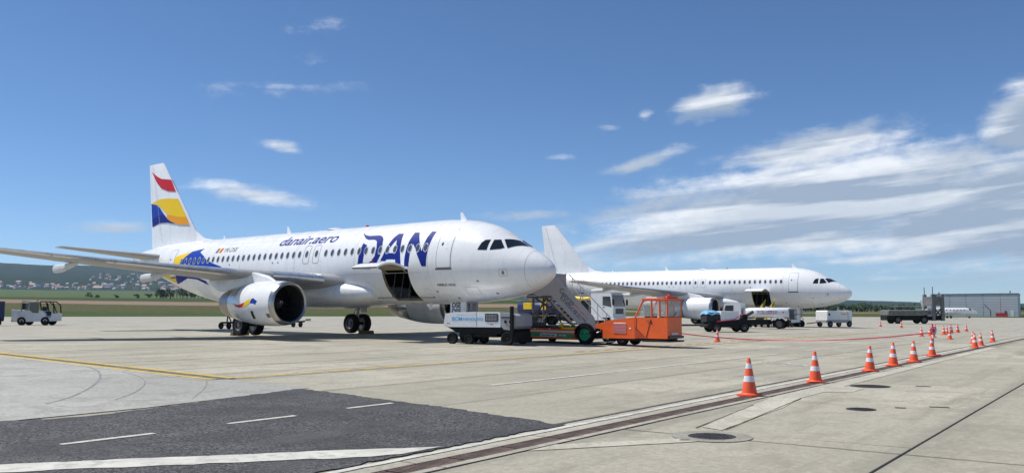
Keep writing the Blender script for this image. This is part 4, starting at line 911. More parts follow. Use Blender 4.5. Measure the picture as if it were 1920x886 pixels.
part('black_coupling', M_black, hood, (.45, 1.05, -.9, .2, .35, .75)); part('red_reflector', M_lens, hood, (.5, .9, -.93, -.9, .58, .64))
cx0, cx1, cy0, cy1 = 2.74, 4.36, -1.12, .14
m = MB(); m.prism([(cx0, .34), (cx1, .34), (cx1, 1.25), (cx0, 1.25)], cy0, cy1); cab = m.build('cab', M_vorange, t)
m = MB()
for y in (cy0, cy1):
    s_ = .06 if y == cy0 else -.06
    for p, q in (((cx0, 1.25), (cx0 + .42, 2.02)), ((cx0 + .42, 2.02), (cx1, 2.02)), ((3.58, 1.25), (3.58, 2.02)), ((3.98, 1.25), (3.98, 2.02)), ((cx1, 1.25), (cx1, 2.02))):
        a, b = Vector((p[0], y + s_ / 2, p[1])), Vector((q[0], y + s_ / 2, q[1])); m.tube([a, b], .045, 4)
for x, z in ((cx0 + .42, 2.02), (cx1, 2.02), (cx1, 1.25)): m.tube([(x, cy0, z), (x, cy1, z)], .045, 4)
m.build('cab_frame', M_vorange, cab); m = MB(); m.prism([(cx0 + .36, 2.02), (cx1 + .03, 2.02), (cx1 + .03, 2.08), (cx0 + .42, 2.08)], cy0 - .03, cy1 + .03); roof = m.build('cab_roof', M_vorange, cab)
m = MB(); m.prism([(cx0 + .45, 2.085), (cx0 + .5, 2.16), (cx0 + 1.0, 2.16), (cx0 + 1.05, 2.085)], -.95, -.1); m.build('roof_hatch', M_vwhite, roof); part('roof_lamp', M_lens, roof, (cx1 - .3, cx1 - .02, -.9, -.1, 2.085, 2.16)); part('beacon', M_lens, roof, (cx1 - .3, cx1 - .15, -.6, -.45, 2.16, 2.25))
for nm, pts, y in (('side_window', [(cx0 + .1, 1.30), (3.55, 1.30), (3.55, 1.97), (cx0 + .45, 1.97)], cy0 + .03), ('quarter_window', [(3.63, 1.30), (3.94, 1.30), (3.94, 1.97), (3.63, 1.97)], cy0 + .03), ('rear_side_window', [(4.02, 1.30), (4.32, 1.30), (4.32, 1.97), (4.02, 1.97)], cy0 + .03), ('far_window', [(cx0 + .1, 1.30), (4.3, 1.30), (4.3, 1.97), (cx0 + .45, 1.97)], cy1 - .03)):
    m = MB(); m.prism(pts, y - .005, y + .005); m.build(nm, M_clear, cab)
m = MB(); m.box(cx1 - .005, cx1 + .005, cy0 + .07, cy1 - .07, 1.30, 1.97); m.build('windscreen', M_clear, cab); m = MB(); m.tube([(cx1 + .02, -.6, 1.28), (cx1 + .02, -.35, 1.5)], .012, 5); m.build('wiper', M_black, cab)
part('driver_seat', M_black, cab, (3.0, 3.4, -.75, -.3, 1.0, 1.45), (2.98, 3.08, -.75, -.3, 1.4, 1.8)); m = MB(); m.lathe([(0, .17), (.02, .19), (.04, .17), (.02, .15), (0, .17)], (3.75, -.5, 1.42), 'x', 18); m.build('steering_wheel', M_black, cab)
m = MB(); m.prism([(2.80, 1.2), (2.80, .75), (3.28, .36), (3.30, .36), (2.83, .77), (2.83, 1.2)], cy0 - .006, cy0 + .002); m.tube([(3.56, cy0 - .01, 1.18), (3.3, cy0 - .01, .38)], .012, 4); m.build('door_seam', M_gear, cab)
m = MB(); m.tube([(3.34, cy0 - .03, 1.12), (3.55, cy0 - .03, 1.12), (3.62, cy0 - .03, .95)], .014, 5); m.build('door_handle', M_black, cab); m = MB(); m.prism([(cx0 - .02, .34), (3.25, .34), (2.74, .86), (cx0 - .02, 1.0)], cy0 - .004, cy0 + .01); m.build('lower_panel', mat('dark_orange', (.42, .06, .012), .5, var=.1), cab)
part('front_bumper', M_dgrey, cab, (cx1 + .0, cx1 + .12, cy0 + .05, cy1 - .02, .36, .46)); part('number_plate', M_alu, cab, (cx1 + .004, cx1 + .02, -.8, -.2, .5, .6)); part('foot_step', M_black, cab, (3.1, 4.5, cy0 - .05, .1, .20, .27))
# stairs: slope .88 down towards the cab
zl = lambda x, o: 2.12 + o - .88 * (x + 1.835)
st = None
m = MB(); m.prism([(-2.05, zl(-2.05, 0)), (-.15, zl(-.15, 0) + .02), (.30, .62), (.52, .66), (.52, 1.05), (.40, zl(.40, 1.15)), (-2.05, zl(-2.05, 1.15))], -1.0, -.94); stairs = m.build('stair_side_panel', M_panel, t)
m = MB(); m.prism([(-3.5, 2.30), (-2.05, 2.30), (-2.05, 3.46), (-3.5, 3.46)], -1.0, -.94); m.build('platform_panel', M_panel, stairs)
part('platform', M_stairdark, stairs, (-3.6, -2.05, -.93, .6, 2.18, 2.27))
m = MB()
for k in range(13):
    x = -1.95 + k * .185; m.box(x, x + .26, -.92, .55, zl(x, -.16) - .02, zl(x, -.16) + .02)
m.build('tread', M_alu, stairs); m = MB()
for y in (-.9, .55):
    m.prism([(-2.1, zl(-2.1, -.35)), (.25, zl(.25, -.35)), (.25, zl(.25, -.22)), (-2.1, zl(-2.1, -.22))], y - .03, y + .03)
for y in (-.6, .2): m.tube([(-3.3, y, 2.2), (-1.0, y, .85)], .045, 6); m.tube([(-2.6, y, 2.2), (-3.6, y, .8)], .045, 6); m.tube([(-2.3, y, 1.75), (-1.6, y, .85)], .035, 6); m.tube([(-3.4, y, .8), (-3.4, y, 2.2)], .05, 6)
for k in range(5): m.tube([(-2.2 + k * .42, -.9, zl(-2.2 + k * .42, -.4)), (-2.2 + k * .42, .55, zl(-2.2 + k * .42, -.4))], .03, 5); m.tube([(-2.6 + k * .4, -.85, 1.9 - k * .27), (-2.6 + k * .4, .5, 1.9 - k * .27)], .03, 5)
m.build('stair_truss', M_stairdark, stairs); m = MB()
m.tube([(-2.1, .58, zl(-2.1, 1.0)), (.3, .58, zl(.3, 1.0)), (.42, .58, .8)], .025, 6); m.tube([(-2.1, .58, zl(-2.1, .55)), (.3, .58, zl(.3, .55))], .02, 6)
for k in range(5): x = -1.9 + k * .5; m.tube([(x, .58, zl(x, -.1)), (x, .58, zl(x, 1.0))], .02, 5)
m.tube([(.42, -.97, .7), (.75, -.97, .95), (.82, -.97, .62), (.6, -.97, .55)], .03, 6); m.build('handrail', M_alu, stairs)
for k, (tx, off, x0, x1, h) in enumerate((('George', .62, -1.55, -.72, .26), ('Enescu', .33, -1.5, -.62, .26))):
    me = flat_mesh(None, tx, 1.0, 0, .0); w = max(v.co.x for v in me.vertices); hh = max(v.co.y for v in me.vertices)
    decal('lettering', me, lambda p, q: (x0 + (x1 - x0) * p / w + .66 * h * q / hh, -1.004, zl(x0 + (x1 - x0) * p / w, off) + .75 * h * q / hh), M_print if k < 2 else M_print, stairs, None)
small_print('small_print', -.62, .05, zl(-.62, .52), .07, -1.004, M_print, stairs, -.88, 9); small_print('small_print', -.60, -.25, zl(-.60, .36), .07, -1.004, M_print, stairs, -.88, 10)
m = MB(); m.tube([(-.62, -1.004, zl(-.62, .80)), (-.45, -1.004, zl(-.45, .84)), (-.3, -1.004, zl(-.3, .76)), (-.1, -1.004, zl(-.1, .82)), (.05, -1.004, zl(.05, .70))], .013, 4); m.build('emblem_curve', M_lens, stairs)

# --- ground power unit with blue lettering
t = root('ground_power_unit', -1.18, 41.35, -27, 'white trailer power unit with blue handling lettering under the nose of the lettered airliner', 'power unit')
t.location = (-1.14, 39.9, gz(-1.14, 39.9)); t.scale = (.97, .97, .97)
m = MB(); m.prism([(-1.86, .92), (-1.62, .80), (1.16, .80), (1.16, 1.42), (1.10, 1.50), (-1.25, 1.50), (-1.5, 1.46), (-1.78, 1.42)], -.85, .85); body = m.build('canopy', M_vwhite, t)
m = MB(); m.prism([(1.165, .86), (1.34, .70), (1.72, .66), (1.95, .86), (1.95, 1.32), (1.80, 1.42), (1.165, 1.46)], -.84, .84); pn = m.build('control_end', M_grey, t)
for x in (1.42, 1.66): m = MB(); m.lathe([(0, .07), (-.012, .07), (-.012, .001)], (x, -.85, 1.05), 'y', 16); m.build('socket', M_black, pn)
part('control_slot', M_black, pn, (1.2, 1.7, -.852, -.84, 1.22, 1.27)); part('cable_post', M_black, pn, (1.72, 1.86, -1.02, -.86, .3, 1.75)); part('red_marker', M_lens, pn, (1.6, 1.7, -.852, -.84, .80, .86))
m = MB(); m.prism([(.36, 1.10), (.40, 1.05), (1.0, 1.05), (1.05, 1.10), (1.05, 1.38), (1.0, 1.42), (.40, 1.42), (.36, 1.38)], -.862, -.845); gl = m.build('louvre', M_black, body); m = MB()
for k in range(5): m.box(.40, 1.01, -.872, -.855, 1.10 + k * .06, 1.125 + k * .06)
for k in range(4): m.box(.44 + k * .15, .455 + k * .15, -.876, -.86, 1.08, 1.39)
m.build('louvre_slat', M_grey, gl); part('panel_joint', M_gear, body, (-.1, -.085, -.853, -.84, .82, 1.48)); part('vent_strip', M_coneband, body, (-1.2, -.15, -.855, -.84, 1.36, 1.42))
part('red_marker', M_lens, body, (-1.68, -1.52, -.853, -.84, .95, 1.0)); part('red_marker', M_lens, body, (.62, .80, -.853, -.84, .90, .95))
side_text('lettering', 'BCM', -1.42, -.86, 1.10, .17, -.858, M_sky_blue, body, bold=.018); side_text('lettering', 'HANDLING', -.82, .26, 1.10, .16, -.858, M_sky_blue, body, bold=.012)
m = MB(); m.prism([(-1.88, .90), (-1.2, .56), (1.7, .48), (1.92, .70), (1.16, .80), (-1.62, .80)], -.8, .8); m.build('frame', M_black, t)
part('fuel_tank', M_black, t, (-1.1, .9, -.7, .7, .34, .58), (1.15, 1.9, -.8, .8, .12, .62)); part('tow_hitch', M_black, t, (-2.05, -1.84, -.06, .06, 1.0, 1.1))
for x in (-1.45, -.55): 
    for y in (-.72, .72): wheel(t, x, y, .27 if x < -1 else .24, .2, M_gear, -1 if y < 0 else 1)
for y in (-.74, .74): wheel(t, 1.5, y, .3, .26, M_gear, -1 if y < 0 else 1)

# --- fuel truck beyond the stairs
def truck_cab(t, x0, x1, w, h, z0, paint):
    """boxy cab-over: side profile extruded, dark windscreen and door glass"""
    m = MB(); m.prism([(x0, z0), (x1, z0), (x1 + .04, z0 + h * .42), (x1 - .16, h + z0 - .06), (x1 - .34, h + z0), (x0, h + z0)], -w / 2, w / 2); cab = m.build('cab', paint, t)
    m = MB(); m.add([(x1 + .05, -w / 2 + .1, z0 + h * .45), (x1 + .05, w / 2 - .1, z0 + h * .45), (x1 - .13, w / 2 - .14, z0 + h * .93), (x1 - .13, -w / 2 + .14, z0 + h * .93)], [(0, 1, 2, 3)]); m.build('windscreen', M_vglass, cab)
    for sd in (-1, 1):
        m = MB(); m.prism([(x1 - .95, z0 + h * .5), (x1 - .12, z0 + h * .42), (x1 - .25, z0 + h * .86), (x1 - .95, z0 + h * .86)], sd * w / 2 - .008, sd * w / 2 + .008); m.build('door_window', M_vglass, cab)
        part('mirror', M_black, cab, (x1 + .05, x1 + .16, sd * (w / 2 + .12) - .1, sd * (w / 2 + .12) + .1, z0 + h * .5, z0 + h * .74)); part('headlamp', M_rim, cab, (x1 + .0, x1 + .05, sd * (w / 2 - .25) - .18, sd * (w / 2 - .25) + .18, z0 + .12, z0 + .3))
        m = MB(); m.prism([(x1 - 1.0, z0 + .15), (x1 - .98, z0 + h * .88), (x1 - .965, z0 + h * .88), (x1 - .985, z0 + .15)], sd * w / 2 - .004, sd * w / 2 + .004); m.build('door_seam', M_line2, cab); part('door_handle', M_black, cab, (x1 - .92, x1 - .78, sd * w / 2 - .012, sd * w / 2 + .012, z0 + h * .40, z0 + h * .44))
    part('grille', M_dgrey, cab, (x1 + .03, x1 + .055, -w / 2 + .45, w / 2 - .45, z0 + .28, z0 + h * .36)); part('bumper', paint, cab, (x1 - .2, x1 + .1, -w / 2, w / 2, z0 - .32, z0 + .0))
    m = MB(); m.box(x1 - .3, x1 + .12, -w / 2 + .05, w / 2 - .05, h + z0 + .0, h + z0 + .03); m.build('sun_visor', M_dgrey, cab)
    return cab
t = root('fuel_truck', 5.5, 77.4, -34, 'white cabbed fuel truck with dark blue tank and yellow pipes beyond the stairs', 'fuel truck'); t.location.z = 0.0
truck_cab(t, 2.35, 4.45, 2.35, 2.05, .85, M_vwhite)
part('chassis', M_black, t, (-5.6, 4.2, -.45, .45, .55, .85)); m = MB(); m.prism([(1.9, .6), (2.3, .95), (3.3, .95), (3.7, .6)], -1.2, 1.2); m.build('front_mudguard', M_vwhite, t)
m = MB(); rings = []
for x, k in ((-5.4, .86), (-5.25, 1), (1.35, 1), (1.5, .86)): rings.append([(x, 1.15 * k * math.copysign(abs(math.cos(a)) ** .6, math.cos(a)), 1.65 + .62 * k * math.copysign(abs(math.sin(a)) ** .7, math.sin(a))) for a in [2 * math.pi * j / 28 for j in range(28)]])
m.loft(rings, 0); m.build('tank', M_tankblue, t, 50)
m = MB(); m.tube([(1.1, -.9, 2.42), (2.2, -.95, 2.46)], .16, 10); m.tube([(.2, -.9, 2.5), (1.2, -.9, 2.42)], .22, 10); m.build('pipe_rack', M_vyellow, t)
part('hose_cabinet', M_vyellow, t, (-4.6, -3.7, -1.2, -1.0, 1.55, 2.15)); part('hose_cabinet', M_vyellow, t, (-2.8, -2.2, -1.2, -1.0, 1.5, 2.2)); part('walkway', M_dgrey, t, (-5.2, 1.3, -.7, .7, 2.26, 2.31)); part('equipment_bay', M_dgrey, t, (1.5, 2.3, -1.05, 1.05, .8, 2.1)); m = MB()
for k in range(4): m.tube([(1.6 + k * .2, -1.08, .9), (1.6 + k * .2, -1.08, 2.2)], .04, 6)
m.build('hose', M_black, t)
for x in (2.8, -2.9, -4.3):
    for y in (-1.0, 1.0): wheel(t, x, y, .5, .32, M_rimgrey, -1 if y < 0 else 1)

# --- catering high-loader at the tail of the plain airliner
t = root('catering_truck', 4.4, 99.6, 52, 'grey high loader box lifted to the rear door of the plain airliner', 'catering truck')
m = MB(); m.box(-3.4, 1.4, -1.25, 1.25, 2.75, 5.55, c=.03); bx_ = m.build('box_body', M_panel, t); part('roof_edge', M_dgrey, bx_, (-3.42, 1.42, -1.27, 1.27, 5.5, 5.58)); part('corner_lamp', M_amber, bx_, (1.3, 1.4, -1.27, -1.15, 5.58, 5.7))
small_print('small_print', -1.2, 1.0, 4.75, .2, -1.256, M_lens, bx_, 0, 4); small_print('small_print', -.2, .8, 3.1, .4, -1.256, M_navy, bx_, 0, 5)
truck_cab(t, 1.6, 3.3, 2.2, 1.7, .8, M_vwhite); part('chassis', M_black, t, (-3.4, 3.2, -.5, .5, .5, .8)); m = MB()
for y in (-.8, .8): m.tube([(-3.0, y, .85), (1.0, y, 2.75)], .07, 6); m.tube([(-3.0, y, 2.75), (1.0, y, .85)], .07, 6)
m.build('scissor_lift', M_vyellow, t)
for x in (2.4, -2.3):
    for y in (-.95, .95): wheel(t, x, y, .45, .3, M_rimgrey, -1 if y < 0 else 1)

# --- lavatory tank truck beside the plain airliner
t = root('tank_truck', 21.75, 77.8, 153, 'small white tank truck with red and blue lettering on its tank', 'tank truck')
cab = truck_cab(t, 1.15, 2.75, 1.95, 1.55, .72, M_vwhite)
m = MB(); rings = []
for x, k in ((-2.95, .9), (-2.85, 1), (.55, 1), (.95, .8)): rings.append([(x, .98 * k * math.copysign(abs(math.cos(a)) ** .5, math.cos(a)), 1.40 + .45 * k * math.copysign(abs(math.sin(a)) ** .6, math.sin(a))) for a in [2 * math.pi * j / 28 for j in range(28)]])
m.loft(rings, 0); tk = m.build('tank', M_vwhite, t, 50)
small_print('small_print', -.25, -2.0, 1.46, .13, .986, M_navy, tk, 0, 6); small_print('small_print', -.25, -2.0, 1.28, .13, .986, M_lens, tk, 0, 7)
part('red_mark', M_lens, tk, (-2.55, -2.43, .97, .99, 1.38, 1.5)); part('filler_cap', M_alu, tk, (-1.2, -.8, -.2, .2, 1.85, 1.93)); part('chassis', M_black, t, (-2.9, 2.5, -.5, .5, .45, .75), (-1.2, .9, -.85, .85, .35, .8)); part('side_lamp', M_rim, t, (.35, .6, .86, .95, .55, .66))
part('rear_pump', M_dgrey, t, (-3.35, -2.98, -.7, .7, .8, 1.7)); part('pump_flange', M_alu, t, (-3.45, -3.2, .2, .5, .9, 1.15), (-3.42, -3.3, .3, .6, 1.3, 1.6)); m = MB(); m.prism([(-2.75, .72), (-2.45, 1.03), (-1.75, 1.03), (-1.45, .72), (-1.53, .68), (-1.8, .95), (-2.4, .95), (-2.67, .68)], .72, 1.0); m.prism([(-2.75, .72), (-2.45, 1.03), (-1.75, 1.03), (-1.45, .72), (-1.53, .68), (-1.8, .95), (-2.4, .95), (-2.67, .68)], -1.0, -.72); m.build('mudguard', M_vwhite, t)
for x in (-2.1, 1.9):
    for y in (-.8, .8): wheel(t, x, y, .44, .3, M_rimgrey, -1 if y < 0 else 1)

# --- belt loader with a covered crate, parked in front of the tank truck
t = root('belt_loader', 15.9, 65.2, 8, 'low black belt loader with white engine box and blue tarp over its load', 'belt loader')
m = MB(); m.prism([(-1.75, .45), (-1.6, .35), (1.7, .35), (1.75, .8), (1.1, .95), (-1.5, .72)], -.85, .85); m.build('chassis', M_black, t)
part('engine_box', M_vwhite, t, (-.65, .75, -.8, .2, .8, 1.55)); part('box_panel', M_coneband, t, (-.35, .45, -.812, -.8, .95, 1.35)); m = MB(); m.tube([(-1.0, -.9, .78), (.3, -.9, .9), (1.2, -.9, 1.4)], .03, 6); m.build('red_rail', M_tape, t)
part('load_crate', M_gear, t, (-1.7, -.7, -.7, .6, .74, 1.42)); m = MB(); n = 9; vs = []
for i in range(n + 1):
    for j in range(n + 1):
        u, v = i / n, j / n; e = min(u, 1 - u, v, 1 - v); vs.append((-1.78 + 1.12 * u, -.76 + 1.42 * v, 1.42 + .14 * min(1, e * 6) + .05 * math.sin(u * 11 + v * 5) - (.12 if e == 0 else 0)))
m.add(vs, [(i * (n + 1) + j, i * (n + 1) + j + 1, (i + 1) * (n + 1) + j + 1, (i + 1) * (n + 1) + j) for i in range(n) for j in range(n)], 0, True); m.build('tarp', M_tarp, t, 60)
m = MB(); m.tube([(.9, 0, .8), (2.2, 0, 1.5)], .12, 8); m.build('conveyor', M_dgrey, t); part('seat', M_black, t, (1.1, 1.5, -.6, -.1, .8, 1.3))
for x in (-1.0, 1.15):
    for y in (-.75, .75): wheel(t, x, y, .36, .28, M_rimgrey, -1 if y < 0 else 1)

# --- yellow conveyor frame at the plain airliner's hold
t = root('hold_conveyor', 24.6, 84.6, 60, 'yellow lattice conveyor raised into the open hold of the plain airliner', 'conveyor'); m = MB()
for y in (-.45, .45):
    m.tube([(-2.6, y, .7), (1.7, y, 2.25)], .06, 6); m.tube([(-2.4, y, 1.1), (1.7, y, 2.65)], .035, 6)
    for k in range(7): x = -2.3 + k * .62; m.tube([(x, y, .8 + (x + 2.6) * .36), (x + .3, y, 1.25 + (x + 2.6) * .36)], .03, 5)
m.build('lattice', M_vyellow, t); m = MB(); m.prism([(-2.6, .72), (1.7, 2.27), (1.7, 2.33), (-2.6, .78)], -.4, .4); m.build('belt', M_black, t); part('chassis', M_vyellow, t, (-2.2, 1.0, -.6, .6, .35, .65))
for x in (-1.7, .6):
    for y in (-.6, .6): wheel(t, x, y, .3, .2, M_rimgrey, -1 if y < 0 else 1)

# --- second power unit, steps and cart at the plain airliner's nose
t = root('ground_power_unit', 32.9, 89.4, 24, 'white trailer power unit with small orange logo beside the plain airliner nose', 'power unit')
m = MB(); m.prism([(-1.62, .72), (1.1, .72), (1.1, 1.62), (-1.5, 1.66), (-1.62, 1.55)], -.8, .8); body = m.build('canopy', M_vwhite, t); part('end_cabinet', M_vwhite, t, (1.2, 1.7, -.78, .78, .75, 1.66)); part('gap', M_gear, t, (1.1, 1.2, -.74, .74, .75, 1.6)); part('black_panel', M_black, body, (-1.45, -1.25, -.812, -.79, 1.15, 1.4)); small_print('logo', .2, .95, 1.22, .2, -.806, M_amber, body, 0, 8)
part('frame', M_grey, t, (-1.7, 1.7, -.75, .75, .42, .72)); m = MB(); m.tube([(-1.7, 0, .5), (-3.6, 0, .35)], .05, 6); m.build('drawbar', M_black, t)
for x in (-1.2, 1.35):
    for y in (-.72, .72): wheel(t, x, y, .3, .22, M_rimgrey, -1 if y < 0 else 1)
t = root('service_cart', 27.9, 86.6, 10, 'small white box cart on wheels near the plain airliner nose wheel', 'cart'); part('box', M_vwhite, t, (-.5, .5, -.4, .4, .45, 1.2)); part('frame', M_black, t, (-.6, .6, -.4, .4, .3, .42)); m = MB(); m.tube([(-.6, 0, .4), (-1.4, 0, .9)], .03, 5); m.build('handle', M_black, t)
for x in (-.4, .4):
    for y in (-.4, .4): wheel(t, x, y, .2, .1, M_rimgrey, -1 if y < 0 else 1)
t = root('maintenance_steps', 26.4, 87.4, 15, 'dark metal frame steps under the plain airliner belly', 'steps'); m = MB()
for x in (-.8, .8):
    for y in (-.4, .4): m.tube([(x, y, 0), (x, y, 1.75)], .035, 6)
for z in (.5, 1.1, 1.75): m.tube([(-.8, -.4, z), (.8, -.4, z), (.8, .4, z), (-.8, .4, z), (-.8, -.4, z)], .025, 5)
m.build('frame', M_dgrey, t); part('deck', M_alu, t, (-.8, .8, -.4, .4, 1.08, 1.13))

# --- cargo loader far out on the apron
M_ldr = mat('loader_grey', (.16, .155, .15), .6, .2, var=.25, vscale=2)
t = root('cargo_loader', 53.6, 117.2, -3, 'grey cargo loader with flat deck and raised front tower', 'cargo loader')
part('main_deck', M_ldr, t, (-3.6, 2.0, -1.5, 1.5, 1.15, 1.75), c=.03); m = MB()
for k in range(14): m.box(-3.5 + k * .4, -3.3 + k * .4, -1.4, 1.4, 1.76, 1.82)
m.build('deck_roller', M_alu, t); part('chassis', M_black, t, (-3.7, 3.6, -1.2, 1.2, .45, 1.1)); 
for x in (2.3, 3.5):
    for y in (-1.3, 1.3): part('tower_post', M_ldr, t, (x - .2, x + .2, y - .2, y + .2, .4, 3.9))
part('tower_platform', M_ldr, t, (2.1, 3.7, -1.4, 1.4, 2.4, 3.6))
for y in (-1.3, 1.3):
    m = MB(); m.tube([(2.2, y, .6), (3.6, y, 2.4)], .08, 6); m.tube([(3.6, y, .6), (2.2, y, 2.4)], .08, 6); m.build('scissor_arm', M_gear, t); m = MB(); m.tube([(2.3, y, 3.6), (2.3, y, 4.9)], .05, 5); m.build('mast', M_gear, t)
part('cab', M_grey, t, (1.5, 2.05, -1.5, -.6, 1.0, 2.0)); m = MB(); m.tube([(-3.5, -1.45, 1.8), (-3.5, -1.45, 2.3), (1.6, -1.45, 2.3), (1.6, -1.45, 1.8)], .03, 5); m.build('handrail', M_alu, t)
for x in (-2.3, 1.1):
    for y in (-1.2, 1.2): wheel(t, x, y, .5, .35, M_rimgrey, -1 if y < 0 else 1)

# --- baggage tractor at the far left
t = root('baggage_tractor', -40.5, 74.6, 4, 'light grey baggage tractor with open cab and amber roof beacon', 'tractor')
K = .98
m = MB(); prof_ = [(-1.75, .32), (-1.6, .28), (1.72, .36), (1.76, 1.02), (1.5, 1.06), (1.45, .66), (1.05, .62), (.95, 1.05), (.72, 1.25), (-.35, 1.28), (-.4, 1.25), (-1.35, 1.22), (-1.75, 1.3)]
m.prism([(x, z) for x, z in prof_], -.72, .72); b = m.build('body', mat('tractor_grey', (.62, .64, .66), .45, var=.06), t); part('white_rear', M_vwhite, b, (-1.82, -1.4, -.735, .735, .45, 1.34)); part('rear_buffer', M_black, b, (-1.9, -1.6, -.6, .6, .3, 1.15))
for y in (-.68, .68):
    m = MB(); m.tube([(-1.05, y, 1.22), (-1.02, y, 1.98), (.5, y, 2.05)], .05, 6); m.tube([(-.42, y, 1.25), (-.42, y, 2.02)], .06, 6); m.build('cab_pillar', M_grey, t)
    m = MB(); m.tube([(.5, y, 2.05), (1.25, y, 2.03), (1.62, y, 1.72), (1.68, y, 1.0)], .05, 6); m.tube([(.95, y, 2.03), (1.3, y, 1.1)], .04, 6); m.tube([(.5, y, 1.95), (.62, y, 1.3)], .05, 6); m.build('roll_cage', M_black, t)
part('roof', M_dgrey, t, (-1.05, 1.3, -.7, .7, 2.03, 2.09)); m = MB(); m.prism([(-.36, 1.32), (-.1, 1.08), (.4, 1.05), (.45, 1.95), (-.36, 1.95)], -.735, -.722); m.build('door_window', M_vglass, t); m = MB(); m.box(-.98, -.48, -.715, -.7, 1.35, 1.9); m.build('rear_window', M_vglass, t)
part('seat', M_black, t, (.6, 1.0, -.4, .4, .7, 1.2), (.55, .66, -.4, .4, 1.1, 1.6)); m = MB(); m.lathe([(0, .17), (.02, .19), (.04, .17)], (1.3, -.2, 1.3), 'x', 14); m.build('steering_wheel', M_vwhite, t); m = MB(); m.lathe([(0, .09), (.1, .09), (.17, .05), (.18, .001)], (.05, -.3, 2.09), 'z', 12); m.build('beacon', M_amber, t)
for x in (-.98, .98):
    for y in (-.66, .66): wheel(t, x, y, .36, .28, M_gear, -1 if y < 0 else 1)
t.scale = (K, K, K)
t = root('luggage_dolly', -43.05, 71.9, 0, 'dark blue tall curtained luggage trailer behind the baggage tractor', 'trailer'); part('box', M_tankblue, t, (-1.4, .9, -.7, .7, .5, 1.95)); part('frame', M_black, t, (-1.4, .9, -.65, .65, .35, .5)); part('roof_edge', M_dgrey, t, (-1.42, .92, -.72, .72, 1.95, 2.0))
for x in (-1.0, .5):
    for y in (-.6, .6): wheel(t, x, y, .22, .14, M_gear, -1 if y < 0 else 1)

# --- tow bar lying behind the lettered airliner's main wheels, and chocks
t = root('tow_bar', -20.6, 63.2, 68, 'steel tow bar on small wheels behind the lettered airliner main wheels', 'tow bar'); m = MB(); m.tube([(-.6, 0, .45), (9.4, 0, .45)], .07, 8); m.tube([(-.2, -.35, .3), (-.2, .35, .3)], .04, 6); m.tube([(0, 0, .45), (-.15, -.2, .95)], .05, 6); m.tube([(.5, 0, .45), (.4, .2, .95)], .05, 6); m.build('bar', M_gear, t); m = MB(); m.tube([(9.0, 0, .45), (9.9, 0, .6)], .05, 6); m.box(9.8, 10.1, -.15, .15, .5, .68); m.build('head', M_steel, t)
for x in (-.2, 8.4):
    for y in (-.35, .35): wheel(t, x, y, .24, .14, M_gear, -1 if y < 0 else 1)
for k, (s_, l_, lab) in enumerate(((16.9, -3.8, 'yellow brown wheel chock in front of the airliner far main wheels'), (18.5, 3.8, 'yellow brown wheel chock behind the airliner near main wheels'))):
    c_, s2 = math.cos(R(-39.5)), math.sin(R(-39.5)); X, Y = 1.885 + c_ * -s_ - s2 * -l_, 38.774 + s2 * -s_ + c_ * -l_
    t = root('wheel_chock', X, Y, -39.5, lab, 'chock'); m = MB(); m.prism([(-.16, .015), (.16, .015), (.09, .2), (-.03, .2)], -.5, .5); m.build('wedge', mat('chock_paint', (.14, .08, .03), .7, var=.3), t); m = MB(); m.tube([(0, -.5, .22), (0, -.35, .28), (0, -.2, .22)], .015, 5); m.build('rope', M_cream, t)

# --- business jet by the hangar
def bizjet():
    t = root('business_jet', 106.7, 211.8, -8, 'small white business jet parked in front of the grey hangar', 'jet'); t.location.z = 0; t.scale = (.84, .84, .84)
    m = MB(); sec = [(0, 1.55, .02), (.4, 1.62, .3), (1.2, 1.75, .58), (2.2, 2.0, .82), (3.4, 2.1, .95), (9.5, 2.1, .95), (12, 2.3, .7), (14, 2.5, .35), (15.2, 2.6, .08)]
    m.loft([[(7 - s, w * math.sin(2 * math.pi * k / 24), z + w * math.cos(2 * math.pi * k / 24)) for k in range(24)] for s, z, w in sec], 0); m.build('fuselage', M_white, t, 80)
    for sd in (-1, 1):
        lifting('wing', [(-.4 + 0, sd * .6, 1.4, 3.2, .12), (2.2, sd * 8, 1.9, 1.2, .1)], [M_white], t); lifting('tailplane', [(6.6, sd * .05, 5.2, 1.8, .1), (7.6, sd * 2.6, 5.3, .9, .09)], [M_white], t)
        m = MB(); m.lathe([(-2.2, .45), (-2.0, .55), (-3.5, .55), (-5.0, .35)], (-1.0, sd * 1.5, 2.6), 'x', 18); m.build('engine', M_white, t)
        for k in range(7): m = MB(); m.lathe([(0, .17), (.02, .001)] if sd > 0 else [(0, .17), (-.02, .001)], (3.0 - k * .95, sd * .955, 2.35), 'y', 12); m.build('window', M_pane, t)
        m = MB(); m.tube([(-.9, sd * 1.5, .3), (-.9, sd * 1.5, 1.5)], .08, 6); m.build('gear_leg', M_steel, t); wheel(t, -.9, sd * 1.5, .35, .25, M_rimgrey, sd)
    m = MB(); m.prism([(4.3, 2.42), (5.1, 2.25), (4.85, 2.65), (4.4, 2.85)], -.86, .86); m.build('cockpit_window', M_glass, t)
    m = MB(); m.loft([[(-5.0 - 3.2 * x, 3.2 * y, 2.7) for x, y in airfoil(10, .1)], [(-7.0 - 1.7 * x, 1.7 * y, 5.25) for x, y in airfoil(10, .1)]], 0); m.build('fin', M_white, t)
    m = MB(); m.tube([(4.6, 0, .3), (4.6, 0, 1.4)], .07, 6); m.build('nose_leg', M_steel, t); wheel(t, 4.6, 0, .28, .2, M_rimgrey)
bizjet()

